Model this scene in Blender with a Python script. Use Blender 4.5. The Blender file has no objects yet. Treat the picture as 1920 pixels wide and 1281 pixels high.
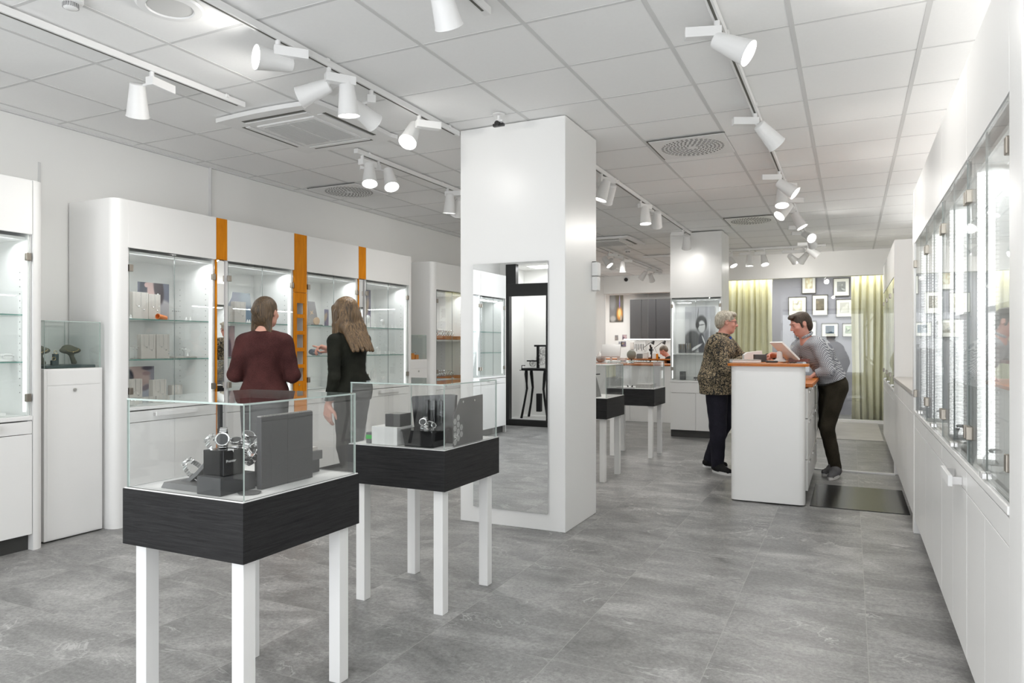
import bpy, bmesh, math, random
import numpy as np
from mathutils import Vector, Matrix, Euler
random.seed(7)
SC = bpy.context.scene
COL = SC.collection
PI = math.pi
CE = 2.897          # ceiling height
# ---------------------------------------------------------------- camera
cam_d = bpy.data.cameras.new('camera'); cam = bpy.data.objects.new('camera', cam_d); COL.objects.link(cam)
cam_d.sensor_width = 36.0; cam_d.lens = 1326.4 / 1920 * 36
cam_d.shift_y = 7.5 / 1920
cam_d.clip_start = 0.02; cam_d.clip_end = 80
cam.location = (0, 0, 1.30); cam.rotation_euler = (PI / 2, 0, math.radians(25.6))
SC.camera = cam
# ---------------------------------------------------------------- view, world, bounces
SC.view_settings.view_transform = 'Standard'; SC.view_settings.look = 'None'
SC.view_settings.gamma = 1.0; SC.view_settings.use_curve_mapping = False
SC.view_settings.exposure = 0.36
SC.cycles.transparent_max_bounces = 40
SC.cycles.max_bounces = 9; SC.cycles.diffuse_bounces = 6; SC.cycles.glossy_bounces = 5
SC.cycles.caustics_reflective = False; SC.cycles.caustics_refractive = False
SC.cycles.sample_clamp_indirect = 4.0
W = bpy.data.worlds.new('world'); SC.world = W; W.use_nodes = True
W.node_tree.nodes['Background'].inputs[0].default_value = (0.85, 0.92, 1.0, 1)
W.node_tree.nodes['Background'].inputs[1].default_value = 1.0

def area_light(name, loc, rot, sx, sy, power, color=(1, 1, 1), spread=PI):
    d = bpy.data.lights.new(name, 'AREA'); d.shape = 'RECTANGLE'; d.size = sx; d.size_y = sy
    d.energy = power; d.color = color; d.spread = spread
    o = bpy.data.objects.new(name, d); COL.objects.link(o); o.location = loc; o.rotation_euler = rot
    return o
# added area light by the assumed front window, tilted up to brighten the ceiling
area_light('front_window_daylight', (-1.7, -1.2, 1.40), (PI / 2 + .35, 0, 0), 4.2, 2.2, 80, (0.97, 0.98, 1.0))
# unseen strip on top of the right cabinet row, added to lift the ceiling
area_light('cove_light_right', (0.86, 6.3, 2.42), Euler((0, math.radians(176), 0)), .20, 8.6, 12, (1, .99, .97))

# ---------------------------------------------------------------- materials
def newmat(name):
    m = bpy.data.materials.new(name); m.use_nodes = True
    return m, m.node_tree.nodes, m.node_tree.links, m.node_tree.nodes['Principled BSDF']
def simple(name, col, rough=0.5, metal=0.0, spec=0.5, noise=0.0, nscale=40, bump=0.0, coat=0.0, sheen=0.0):
    m, N, L, P = newmat(name)
    P.inputs['Base Color'].default_value = (*col, 1); P.inputs['Roughness'].default_value = rough
    P.inputs['Metallic'].default_value = metal; P.inputs['Specular IOR Level'].default_value = spec
    P.inputs['Coat Weight'].default_value = coat; P.inputs['Sheen Weight'].default_value = sheen
    if noise or bump:
        tc = N.new('ShaderNodeTexCoord'); n = N.new('ShaderNodeTexNoise'); n.inputs['Scale'].default_value = nscale
        n.inputs['Detail'].default_value = 5
        L.new(tc.outputs['Object'], n.inputs['Vector'])
        if noise:
            r = N.new('ShaderNodeMapRange'); r.inputs['To Min'].default_value = 1 - noise; r.inputs['To Max'].default_value = 1 + noise
            L.new(n.outputs['Fac'], r.inputs['Value'])
            h = N.new('ShaderNodeHueSaturation'); h.inputs['Color'].default_value = (*col, 1)
            L.new(r.outputs['Result'], h.inputs['Value']); L.new(h.outputs['Color'], P.inputs['Base Color'])
        if bump:
            b = N.new('ShaderNodeBump'); b.inputs['Strength'].default_value = bump; b.inputs['Distance'].default_value = 0.003
            L.new(n.outputs['Fac'], b.inputs['Height']); L.new(b.outputs['Normal'], P.inputs['Normal'])
    return m
def emis(name, col, s):
    m, N, L, P = newmat(name); P.inputs['Base Color'].default_value = (*col, 1)
    P.inputs['Emission Color'].default_value = (*col, 1); P.inputs['Emission Strength'].default_value = s
    return m
def glassmat(name, tint=(0.97, 0.985, 0.98), boost=1.0, ior=1.45):
    m, N, L, P = newmat(name); N.remove(P)
    t = N.new('ShaderNodeBsdfTransparent'); t.inputs[0].default_value = (*tint, 1)
    g = N.new('ShaderNodeBsdfGlossy'); g.inputs['Roughness'].default_value = 0.0; g.inputs['Color'].default_value = (1, 1, 1, 1)
    f = N.new('ShaderNodeFresnel'); gg = N.new('ShaderNodeNewGeometry'); mr = N.new('ShaderNodeMapRange')
    mr.inputs['To Min'].default_value = ior; mr.inputs['To Max'].default_value = 1 / ior
    L.new(gg.outputs['Backfacing'], mr.inputs['Value']); L.new(mr.outputs['Result'], f.inputs[0])
    mm = N.new('ShaderNodeMath'); mm.operation = 'MULTIPLY'; mm.inputs[1].default_value = boost; mm.use_clamp = True
    x = N.new('ShaderNodeMixShader'); L.new(f.outputs[0], mm.inputs[0]); L.new(mm.outputs[0], x.inputs[0])
    L.new(t.outputs[0], x.inputs[1]); L.new(g.outputs[0], x.inputs[2])
    L.new(x.outputs[0], N['Material Output'].inputs['Surface'])
    return m
def ramp(N, stops):
    r = N.new('ShaderNodeValToRGB'); e = r.color_ramp.elements
    while len(e) < len(stops): e.new(0.5)
    for k, (p, c) in enumerate(stops):
        e[k].position = p; e[k].color = (*c, 1) if len(c) == 3 else c
    return r
def woodmat(name, c1, c2, scale=(1, 1, 14), rough=0.4, axis_scale=6.0, bump=0.15, spec=0.5):
    m, N, L, P = newmat(name)
    tc = N.new('ShaderNodeTexCoord'); mp = N.new('ShaderNodeMapping'); mp.inputs['Scale'].default_value = scale
    L.new(tc.outputs['Object'], mp.inputs['Vector'])
    n = N.new('ShaderNodeTexNoise'); n.inputs['Scale'].default_value = axis_scale; n.inputs['Detail'].default_value = 8
    n.inputs['Roughness'].default_value = 0.7; n.inputs['Distortion'].default_value = 0.6
    L.new(mp.outputs[0], n.inputs['Vector'])
    r = ramp(N, [(0.3, c1), (0.72, c2)]); L.new(n.outputs['Fac'], r.inputs[0]); L.new(r.outputs[0], P.inputs['Base Color'])
    b = N.new('ShaderNodeBump'); b.inputs['Strength'].default_value = bump; b.inputs['Distance'].default_value = 0.004
    L.new(n.outputs['Fac'], b.inputs['Height']); L.new(b.outputs['Normal'], P.inputs['Normal'])
    P.inputs['Roughness'].default_value = rough; P.inputs['Specular IOR Level'].default_value = spec
    return m
def floormat():
    m, N, L, P = newmat('grey_stone_tile')
    geo = N.new('ShaderNodeNewGeometry'); pos = geo.outputs['Position']
    def mapr(off, sc):
        mp = N.new('ShaderNodeMapping'); mp.inputs['Location'].default_value = off; mp.inputs['Scale'].default_value = sc
        L.new(pos, mp.inputs['Vector']); return mp.outputs[0]
    # tile index -> offsets so that each tile has its own stone
    T = 0.5905
    mp = N.new('ShaderNodeVectorMath'); mp.operation = 'ADD'; mp.inputs[1].default_value = (0.526 + 20 * T, -2.83 + 20 * T, 0)
    L.new(pos, mp.inputs[0])
    dv = N.new('ShaderNodeVectorMath'); dv.operation = 'DIVIDE'; dv.inputs[1].default_value = (T, T * 0.99, 1); L.new(mp.outputs[0], dv.inputs[0])
    fl = N.new('ShaderNodeVectorMath'); fl.operation = 'FLOOR'; L.new(dv.outputs[0], fl.inputs[0])
    fr = N.new('ShaderNodeVectorMath'); fr.operation = 'FRACTION'; L.new(dv.outputs[0], fr.inputs[0])
    wn = N.new('ShaderNodeTexWhiteNoise'); L.new(fl.outputs[0], wn.inputs['Vector'])
    sc = N.new('ShaderNodeVectorMath'); sc.operation = 'SCALE'; sc.inputs['Scale'].default_value = 7.0; L.new(wn.outputs['Color'], sc.inputs[0])
    ad = N.new('ShaderNodeVectorMath'); ad.operation = 'ADD'; L.new(pos, ad.inputs[0]); L.new(sc.outputs[0], ad.inputs[1])
    def noise(scale, detail, rough, dist, mscale=(1, 1, 1)):
        mm = N.new('ShaderNodeMapping'); mm.inputs['Scale'].default_value = mscale; L.new(ad.outputs[0], mm.inputs['Vector'])
        n = N.new('ShaderNodeTexNoise'); n.inputs['Scale'].default_value = scale; n.inputs['Detail'].default_value = detail
        n.inputs['Roughness'].default_value = rough; n.inputs['Distortion'].default_value = dist; L.new(mm.outputs[0], n.inputs['Vector']); return n.outputs['Fac']
    big = noise(2.2, 8, 0.62, 0.9, (0.8, 1.6, 1)); fine = noise(55, 6, 0.8, 0.2); vein = noise(1.7, 6, 0.6, 1.6, (1, 1.6, 1)); spk = noise(90, 3, 0.9, 0)
    c = ramp(N, [(0.28, (0.130, 0.130, 0.128)), (0.5, (0.235, 0.234, 0.229)), (0.75, (0.40, 0.398, 0.39))]); L.new(big, c.inputs[0])
    def mix(bt, fac, a, b):
        x = N.new('ShaderNodeMix'); x.data_type = 'RGBA'; x.blend_type = bt
        if isinstance(fac, (int, float)): x.inputs[0].default_value = fac
        else: L.new(fac, x.inputs[0])
        for i, v in ((6, a), (7, b)):
            if isinstance(v, tuple): x.inputs[i].default_value = (*v, 1)
            else: L.new(v, x.inputs[i])
        return x.outputs[2]
    f2 = ramp(N, [(0.3, (0.25, 0.25, 0.25)), (0.7, (0.75, 0.75, 0.75))]); L.new(fine, f2.inputs[0])
    col = mix('OVERLAY', 0.8, c.outputs[0], f2.outputs[0])
    v = ramp(N, [(0.482, (0, 0, 0)), (0.5, (1, 1, 1)), (0.512, (0, 0, 0))]); L.new(vein, v.inputs[0])
    brk = noise(3.1, 3, 0.5, 0); bk = ramp(N, [(0.48, (0, 0, 0)), (0.64, (0.7, 0.7, 0.7))]); L.new(brk, bk.inputs[0])
    vm = N.new('ShaderNodeMath'); vm.operation = 'MULTIPLY'; L.new(v.outputs[0], vm.inputs[0]); L.new(bk.outputs[0], vm.inputs[1])
    col = mix('MIX', vm.outputs[0], col, (0.55, 0.55, 0.54))
    s2 = ramp(N, [(0.66, (0, 0, 0)), (0.74, (0.5, 0.5, 0.5))]); L.new(spk, s2.inputs[0])
    sm = N.new('ShaderNodeMath'); sm.operation = 'MULTIPLY'; L.new(s2.outputs[0], sm.inputs[0]); L.new(bk.outputs[0], sm.inputs[1])
    col = mix('MIX', sm.outputs[0], col, (0.55, 0.55, 0.54))
    # grout
    sp = N.new('ShaderNodeSeparateXYZ'); L.new(fr.outputs[0], sp.inputs[0])
    outs = []
    for k in (0, 1):
        a = N.new('ShaderNodeMath'); a.operation = 'SUBTRACT'; a.inputs[1].default_value = 0.5; L.new(sp.outputs[k], a.inputs[0])
        b = N.new('ShaderNodeMath'); b.operation = 'ABSOLUTE'; L.new(a.outputs[0], b.inputs[0])
        g = N.new('ShaderNodeMath'); g.operation = 'GREATER_THAN'; g.inputs[1].default_value = 0.4972; L.new(b.outputs[0], g.inputs[0]); outs.append(g.outputs[0])
    mx = N.new('ShaderNodeMath'); mx.operation = 'MAXIMUM'; L.new(outs[0], mx.inputs[0]); L.new(outs[1], mx.inputs[1])
    mf = N.new('ShaderNodeMath'); mf.operation = 'MULTIPLY'; mf.inputs[1].default_value = 0.7; L.new(mx.outputs[0], mf.inputs[0])
    col = mix('MIX', mf.outputs[0], col, (0.36, 0.355, 0.34))
    L.new(col, P.inputs['Base Color'])
    rr = N.new('ShaderNodeMapRange'); rr.inputs['To Min'].default_value = 0.30; rr.inputs['To Max'].default_value = 0.46
    L.new(big, rr.inputs['Value']); L.new(rr.outputs['Result'], P.inputs['Roughness'])
    b = N.new('ShaderNodeBump'); b.inputs['Strength'].default_value = 0.12; b.inputs['Distance'].default_value = 0.003
    L.new(fine, b.inputs['Height']); L.new(b.outputs['Normal'], P.inputs['Normal'])
    return m

PW = 25
M = {}
M['white'] = simple('white_laminate', (0.84, 0.84, 0.83), 0.32, noise=0.01, nscale=3)
M['wall'] = simple('white_wall_paint', (0.84, 0.84, 0.825), 0.7, noise=0.015, nscale=2)
M['tile_ceil'] = simple('ceiling_tile', (0.90, 0.90, 0.895), 0.95, spec=0.1, noise=0.02, nscale=60, bump=0.1)
M['tbar'] = simple('ceiling_grid_metal', (0.68, 0.68, 0.675), 0.95, spec=0.1)
M['satin'] = simple('satin_white_metal', (0.82, 0.82, 0.815), 0.4)
M['floor'] = floormat()
M['black'] = simple('black_plastic', (0.02, 0.02, 0.02), 0.4)
M['slot'] = simple('track_slot', (0.10, 0.10, 0.085), 0.6)
M['plinth'] = simple('dark_plinth', (0.045, 0.045, 0.043), 0.5)
M['steel'] = simple('brushed_steel', (0.62, 0.61, 0.60), 0.3, 1.0)
M['bronze'] = simple('satin_hinge_metal', (0.33, 0.30, 0.26), 0.4, 1.0)
M['chrome'] = simple('polished_steel', (0.80, 0.80, 0.80), 0.12, 1.0)
M['gold'] = simple('gold', (0.90, 0.66, 0.30), 0.2, 1.0)
M['mirror'] = simple('mirror', (0.86, 0.87, 0.87), 0.0, 1.0)
M['glass'] = glassmat('clear_glass')
M['glass_case'] = glassmat('case_glass', (0.985, 0.99, 0.988), 1.25)
M['door_edge'] = simple('door_glass_edge', (0.30, 0.33, 0.32), 0.2)
M['edge'] = simple('glass_edge', (0.46, 0.54, 0.51), 0.15, noise=0.05)
M['edge_dark'] = simple('shelf_glass_edge', (0.14, 0.30, 0.26), 0.15)
M['blackoak'] = woodmat('black_stained_oak', (0.006, 0.006, 0.0065), (0.030, 0.030, 0.031), (1.2, 1.2, 26), 0.5, 5, 0.4, 0.22)
M['cherry'] = woodmat('orange_cherry_wood', (0.58, 0.18, 0.003), (0.80, 0.30, 0.008), (9, 9, 1.1), 0.5, 3, 0.05, 0.15)
M['cherry_h'] = woodmat('cherry_worktop', (0.36, 0.095, 0.010), (0.58, 0.18, 0.022), (2, 2, 9), 0.4, 4, 0.05, 0.3)
M['lamp'] = emis('lamp_lens', (1.0, 0.985, 0.95), 9.0)
M['led'] = emis('led_strip_diffuser', (1.0, 1.0, 1.0), 0.8)
M['led_rib'] = emis('ribbed_led_diffuser', (1.0, 1.0, 1.0), 1.7)
M['tube'] = emis('fluorescent_tube', (1.0, 1.0, 0.97), 5.0)
M['darkbox'] = simple('charcoal_card', (0.055, 0.056, 0.058), 0.5, noise=0.05, nscale=20)
M['blackgloss'] = simple('black_gloss', (0.012, 0.012, 0.013), 0.12)
M['greybox'] = simple('mid_grey_card', (0.13, 0.13, 0.13), 0.5)
M['linen'] = simple('beige_display_linen', (0.60, 0.565, 0.53), 0.8, noise=0.06, nscale=90)
M['paper'] = simple('white_card', (0.82, 0.82, 0.81), 0.6)

# ---------------------------------------------------------------- mesh helpers
class MB:
    def __init__(s): s.bm = bmesh.new(); s.mi = 0
    def mat(s, i): s.mi = i; return s
    def _fin(s, faces, M4=None, verts=None):
        for f in faces: f.material_index = s.mi
        if M4 is not None and verts: bmesh.ops.transform(s.bm, matrix=M4, verts=list(verts))
    def box(s, x0, y0, z0, x1, y1, z1, bev=0.0, M4=None, seg=2):
        x0, x1 = min(x0, x1), max(x0, x1); y0, y1 = min(y0, y1), max(y0, y1); z0, z1 = min(z0, z1), max(z0, z1)
        r = bmesh.ops.create_cube(s.bm, size=1.0)
        vs = r['verts']
        for v in vs: v.co = Vector(((x0 + x1) / 2 + v.co.x * (x1 - x0), (y0 + y1) / 2 + v.co.y * (y1 - y0), (z0 + z1) / 2 + v.co.z * (z1 - z0)))
        fs = set(f for v in vs for f in v.link_faces)
        if bev > 0:
            es = set(e for v in vs for e in v.link_edges)
            rr = bmesh.ops.bevel(s.bm, geom=list(es), offset=bev, segments=seg, affect='EDGES', profile=0.5)
            vs = set(v for f in rr['faces'] for v in f.verts) | set(v for v in vs if v.is_valid)
            fs = set(f for v in vs for f in v.link_faces)
        s._fin(fs, M4, vs); return s
    def prism(s, pts, z0, z1, M4=None, scale_top=1.0):
        """polygon pts in xy extruded along z"""
        n = len(pts); cx = sum(p[0] for p in pts) / n; cy = sum(p[1] for p in pts) / n
        a = [s.bm.verts.new((p[0], p[1], z0)) for p in pts]
        b = [s.bm.verts.new((cx + (p[0] - cx) * scale_top, cy + (p[1] - cy) * scale_top, z1)) for p in pts]
        fs = [s.bm.faces.new(a[::-1]), s.bm.faces.new(b)]
        for i in range(n): fs.append(s.bm.faces.new((a[i], a[(i + 1) % n], b[(i + 1) % n], b[i])))
        s._fin(fs, M4, a + b); return s
    def lathe(s, prof, seg=24, M4=None, cap=True):
        """profile of (r,z) revolved about z"""
        rings = []
        for r, z in prof:
            rings.append([s.bm.verts.new((r * math.cos(2 * PI * k / seg), r * math.sin(2 * PI * k / seg), z)) for k in range(seg)])
        fs = []
        for a, b in zip(rings, rings[1:]):
            for k in range(seg): fs.append(s.bm.faces.new((a[k], a[(k + 1) % seg], b[(k + 1) % seg], b[k])))
        if cap:
            if prof[0][0] > 1e-5: fs.append(s.bm.faces.new(rings[0][::-1]))
            if prof[-1][0] > 1e-5: fs.append(s.bm.faces.new(rings[-1]))
        vs = [v for r in rings for v in r]; s._fin(fs, M4, vs); return s
    def cyl(s, p, q, r0, r1=None, seg=12):
        p = Vector(p); q = Vector(q); r1 = r0 if r1 is None else r1; d = q - p; L = d.length
        if L < 1e-7: return s
        M4 = Matrix.Translation(p) @ d.to_track_quat('Z', 'Y').to_matrix().to_4x4()
        return s.lathe([(r0, 0), (r1, L)], seg, M4)
    def tube(s, pts, r, seg=8, closed=False):
        pts = [Vector(p) for p in pts]; n = len(pts); rings = []; up = Vector((0, 0, 1))
        for i, p in enumerate(pts):
            a = pts[(i - 1) % n] if (closed or i > 0) else p; b = pts[(i + 1) % n] if (closed or i < n - 1) else p
            t = (b - a); t = t.normalized() if t.length > 1e-9 else Vector((0, 0, 1))
            u = t.cross(up); u = u.normalized() if u.length > 1e-3 else t.cross(Vector((1, 0, 0))).normalized()
            w = u.cross(t).normalized(); rr = r[i] if isinstance(r, (list, tuple)) else r
            rings.append([s.bm.verts.new(p + (u * math.cos(2 * PI * k / seg) + w * math.sin(2 * PI * k / seg)) * rr) for k in range(seg)])
        fs = []; rg = range(n if closed else n - 1)
        for i in rg:
            a, b = rings[i], rings[(i + 1) % n]
            for k in range(seg): fs.append(s.bm.faces.new((a[k], a[(k + 1) % seg], b[(k + 1) % seg], b[k])))
        if not closed: fs += [s.bm.faces.new(rings[0][::-1]), s.bm.faces.new(rings[-1])]
        s._fin(fs); return s
    def ball(s, c, r, seg=12, sc=(1, 1, 1)):
        prof = [(max(1e-6, math.cos(a)) * r, math.sin(a) * r) for a in [(-PI / 2 + PI * k / (seg // 2)) for k in range(seg // 2 + 1)]]
        M4 = Matrix.Translation(Vector(c)) @ Matrix.Diagonal((*sc, 1))
        return s.lathe(prof, seg, M4, cap=False)
    def quad(s, a, b, c, d):
        f = s.bm.faces.new([s.bm.verts.new(v) for v in (a, b, c, d)]); s._fin([f]); return s
    def out(s, name, mats, parent=None, smooth=False, loc=None, rot=None):
        bmesh.ops.recalc_face_normals(s.bm, faces=s.bm.faces)
        me = bpy.data.meshes.new(name); s.bm.to_mesh(me); s.bm.free()
        mats = mats if isinstance(mats, (list, tuple)) else [mats]
        for m in mats: me.materials.append(M[m] if isinstance(m, str) else m)
        if smooth:
            for p in me.polygons: p.use_smooth = True
            try: me.set_sharp_from_angle(angle=math.radians(40))
            except Exception: pass
        o = bpy.data.objects.new(name, me); COL.objects.link(o)
        if parent is not None: o.parent = parent
        if loc is not None: o.location = loc
        if rot is not None: o.rotation_euler = rot
        return o
def inst(mesh_obj, parent, loc=(0, 0, 0), rot=(0, 0, 0)):
    o = mesh_obj.copy(); COL.objects.link(o); o.parent = parent; o.location = loc; o.rotation_euler = rot; return o
def tag(o, label, cat, group=None):
    o['label'] = label; o['category'] = cat
    if group: o['group'] = group
    return o
def thing(name, label, cat, loc=(0, 0, 0), rz=0.0, group=None):
    o = bpy.data.objects.new(name, None); COL.objects.link(o); o.location = loc; o.rotation_euler = (0, 0, rz); o.empty_display_size = 0.1
    return tag(o, label, cat, group)
def struct(o): o['kind'] = 'structure'; return o
def clone(o, parent=None, loc=None, rz=None, label=None, group=None):
    c = o.copy(); COL.objects.link(c); c.parent = parent
    if loc is not None: c.location = loc
    if rz is not None: c.rotation_euler = (0, 0, rz)
    if label: c['label'] = label
    if group: c['group'] = group
    for ch in list(o.children): clone(ch, c)
    return c

# ---------------------------------------------------------------- the room
XL, XR, YF, YB = -5.2, 0.93, -1.25, 13.2
def pane_box(b, x0, y0, z0, x1, y1, z1):
    """glass sheet with its thin edges in material slot 1"""
    n0 = len(b.bm.faces); b.mi = 0; b.box(x0, y0, z0, x1, y1, z1)
    b.bm.faces.ensure_lookup_table(); fs = b.bm.faces[n0:]
    amax = max(f.calc_area() for f in fs)
    for f in fs: f.material_index = 0 if f.calc_area() > amax * 0.6 else 1
struct(MB().box(-7.1, YF - 1.0, -0.1, XR + 0.2, 20.0, 0.0).out('floor', 'floor'))
b = MB().box(XL - .2, YF - .2, CE + 0.007, XR + .2, 16.4, CE + 0.1)
b.mat(1)
k = -9
while -0.267 + 0.6 * k < XR:
    x = -0.267 + 0.6 * k
    if x > XL: b.box(x - .012, YF, CE + .0045, x + .012, 16.2, CE + .013)
    k += 1
y = 3.2 - 0.6 * 7
while y < 16.2:
    if y > YF: b.box(XL, y - .009, CE + .0055, XR, y + .009, CE + .0135)
    y += 0.6
b.box(XL, YF, CE - .004, XL + .025, 15.8, CE + .012)
struct(b.out('ceiling', ['tile_ceil', 'tbar']))
struct(MB().box(XL - .2, YF - 1.0, 0, XL, 15.95, 3.0).out('wall_left', 'wall'))
struct(MB().box(-7.1, 15.95, 0, -6.9, 18.15, 3.0).box(-6.9, 15.80, 0, XL - .2, 15.95, 3.0).out('wall_workshop_left', 'wall'))
b = MB().box(XL, 4.55, 2.36, XL + .03, 4.56, CE).box(XL, 3.07, .0, XL + .012, 3.085, 2.6); struct(b.out('trim_1', 'tbar'))
struct(MB().box(XR, YF - 1.0, 0, XR + .2, 16.4, 3.0).out('wall_right', 'wall'))
# wall with the rear window opening (X -2.4 .. 0.93)
b = MB().box(-2.45, YB, 2.475, XR, YB + .15, CE + .05); b.box(-2.6, YB, 0, -2.45, YB + .15, CE + .05)
struct(b.out('wall_back', 'wall'))
struct(MB().box(-2.45, YB - .01, 0, XR, YB + .10, .05).out('trim_2', 'satin'))
b = MB(); pane_box(b, -2.45, YB + .04, .05, XR, YB + .048, 2.475); struct(b.out('window_1', ['glass', 'edge']))
struct(MB().box(-2.45, 10.78, 0.0, 0.40, YB - .01, 0.008).out('trim_3', simple('pale_worn_floor_boards', (0.42, 0.41, 0.39), 0.4, noise=.25, nscale=3)))  # paler, mottled floor area between the tiles and the rear window
struct(MB().box(-.36, 8.03, 0.0, 0.40, 8.06, 0.016).out('trim_4', 'satin'))
# wall over the glazed workshop front
struct(MB().box(XL, 15.8, 2.50, -2.45, 15.95, CE + .05).out('wall_workshop', 'wall'))
struct(MB().box(-2.6, YB + .15, 0, -2.45, 15.8, CE + .05).out('wall_side', 'wall'))
# front wall behind the camera: glazed door and an unseen, assumed shop window
fr = simple('black_window_frame', (0.012, 0.012, 0.012), 0.4)
b = MB().box(XL, YF - .15, 2.62, XR, YF, CE + .05).box(XL, YF - .15, 0, XL + .12, YF, 2.62).box(-4.30, YF - .15, 0, -3.9, YF, 2.62).box(.45, YF - .15, 0, XR, YF, 2.62).box(-3.9, YF - .15, 0, .45, YF, .25)
struct(b.out('wall_front', 'wall'))
b = MB().box(-5.08, YF - .08, 2.10, -4.30, YF + .02, 2.30, .004).box(-5.08, YF - .08, 0.0, -4.30, YF + .02, .10, .004).box(-5.08, YF - .08, .1, -5.02, YF + .02, 2.1).box(-4.37, YF - .08, .1, -4.30, YF + .02, 2.1)
b.box(-5.08, YF - .08, 2.3, -4.9, YF + .02, 2.62)
struct(b.out('door_1', fr))
b = MB().box(-3.9, YF - .08, .25, -3.84, YF, 2.62).box(.39, YF - .08, .25, .45, YF, 2.62).box(-1.8, YF - .08, .25, -1.72, YF, 2.62).box(-3.9, YF - .08, 2.55, .45, YF, 2.62)
struct(b.out('window_2', fr))
b = MB().box(XL, YF - 1.0, 0, -3.9, YF - .95, 2.7).box(-3.9, YF - 1., 0, -3.85, YF - .15, 2.7).box(XL, YF - 1, 2.62, -3.85, YF - .15, 2.7); struct(b.out('wall_display', 'wall'))
b = MB().box(XL, YF - .95, 0, -3.9, YF - .15, .08); struct(b.out('trim_5', 'wall'))

# pillars
def pillar(x0, y0, x1, y1, label):
    b = MB().box(x0, y0, 0, x1, y1, CE, .004)
    return tag(b.out('pillar', 'white'), label, 'pillar')
pillar(-2.62, 4.58, -1.785, 5.24, 'large white square pillar with the tall mirror on its face')
pillar(-2.326, 10.372, -1.609, 10.70, 'white pillar at the back of the shop above the small lit cabinet')
mr = MB().box(-2.505, 4.568, .12, -1.912, 4.578, 1.895); mo = tag(mr.out('wall_mirror', 'mirror'), 'tall frameless mirror on the front face of the white pillar', 'mirror')
# ---------------------------------------------------------------- display cabinets
LX = -4.68
def cabinet(w, H=2.347, D=0.50, door_t=2.0, sill=0.85, shelves=(1.198, 1.498), label='', loc=(0, 0, 0), rz=0.0, group=None,
            wshelf=None, handle=0.37, drawer=(0.742, 0.82), led=2.2, holes=True, handle_off=0.0, frost=False):
    t = thing('display_cabinet', label, 'cabinet', loc, rz, group)
    e = 0.02
    b = MB()
    b.box(0, 0.02, .1, e, D, H).box(w - e, 0.02, .1, w, D, H).box(e, D - .012, .1, w - e, D, H)
    b.box(e, 0.02, H - e, w - e, D - .012, H).box(e, .045, sill - .012, w - e, D - .012, sill + .006).box(e, 0.03, .1, w - e, D - .012, .118)
    b.box(e, 0.045, door_t - .03, w - e, D - .012, door_t - .012)
    b.out('carcass', 'white', t)
    MB().box(0.001, 0, door_t + .004, w - .001, 0.02, H, .002).out('fascia', 'white', t)
    MB().box(0.001, -.004, sill - .022, w - .001, 0.035, sill + .004, .003).out('sill', 'white', t)
    MB().box(0.0, .05, 0, w, .07, .1).out('plinth', 'plinth', t)
    if holes:
        b = MB()
        for x in (e + .001, w - e - .001):
            for yy in (.10, D - .10):
                for k in range(18):
                    z = 1.0 + k * .045
                    b.box(x - .0012, yy - .003, z - .003, x + .0012, yy + .003, z + .003)
        b.out('shelf_pin_holes', 'pin', t)['kind'] = 'stuff'
    # led strips behind the door edges
    for k, x in enumerate((e + .002, w - e - .012)):
        MB().box(x, .038, sill + .03, x + .01, .050, door_t - .05).out('led_strip', 'led', t)
    m2 = w / 2
    for x0, x1, hx in ((.014, m2 - .0015, 0), (m2 + .0015, w - .014, 1)):
        b = MB(); pane_box(b, x0, 0.004, sill + .008, x1, 0.010, door_t - .002)
        d = b.out('glass_door', ['glass', 'door_edge'], t)
        xx = x0 - .004 if hx == 0 else x1 - .026
        for z in (.97, 1.86):
            MB().box(xx, -.006, z - .025, xx + .03, .018, z + .025, .003).out('hinge', 'bronze', d)
        MB().box((x1 - .022) if hx == 0 else x0 + .004, -.010, sill + .014, (x1 - .004) if hx == 0 else x0 + .022, .004, sill + .034, .002).out('lock', 'steel', d)
    for z in shelves:
        b = MB(); pane_box(b, e + .004, .06, z - .008, w - e - .004, D - .02, z); b.out('glass_shelf', ['glass', 'edge_dark'], t)
    if wshelf:
        for z in wshelf: MB().box(e, .05, z - .02, w - e, D - .012, z, .001).out('shelf', 'white', t)
    d0, d1 = drawer
    dr = MB().box(.003, 0.001, d0, w - .003, .02, d1, .0015).out('drawer', 'white', t)
    if handle:
        x0 = w / 2 - handle / 2 + handle_off
        b = MB().box(x0, -.034, d1 - .045, x0 + handle, -.022, d1 - .012, .002); b.mat(1)
        b.box(x0 + .0, -.024, d1 - .042, x0 + .006, .0, d1 - .018).box(x0 + handle - .006, -.024, d1 - .042, x0 + handle, .0, d1 - .018)
        b.out('handle', ['satin', 'steel'], dr)
    for x0, x1 in ((.003, m2 - .0015), (m2 + .0015, w - .003)):
        MB().box(x0, 0.001, .105, x1, .02, d0 - .004, .0015).out('door', 'white', t)
    return t
def cab_light(p, rz, w, power):
    """the light of the strips inside the cabinet"""
    d = bpy.data.lights.new('cabinet_led_light', 'AREA'); d.shape = 'RECTANGLE'; d.size = w; d.size_y = 0.05; d.energy = power; d.color = (0.97, 0.985, 1.0)
    o = bpy.data.objects.new('cabinet_led_light', d); COL.objects.link(o); o.location = p
    o.rotation_euler = Euler((math.radians(-16), 0, rz)); return o
M['pin'] = simple('pin_hole', (.30, .30, .29), .6)
RL = PI / 2; RR = -PI / 2
def left_cab(y0, w, label, **kw):
    t = cabinet(w, loc=(LX, y0, 0), rz=RL, label=label, **kw)
    cab_light((LX - .13, y0 + w / 2, 1.955), RL, w - .1, 1.8)
    return t
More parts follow.
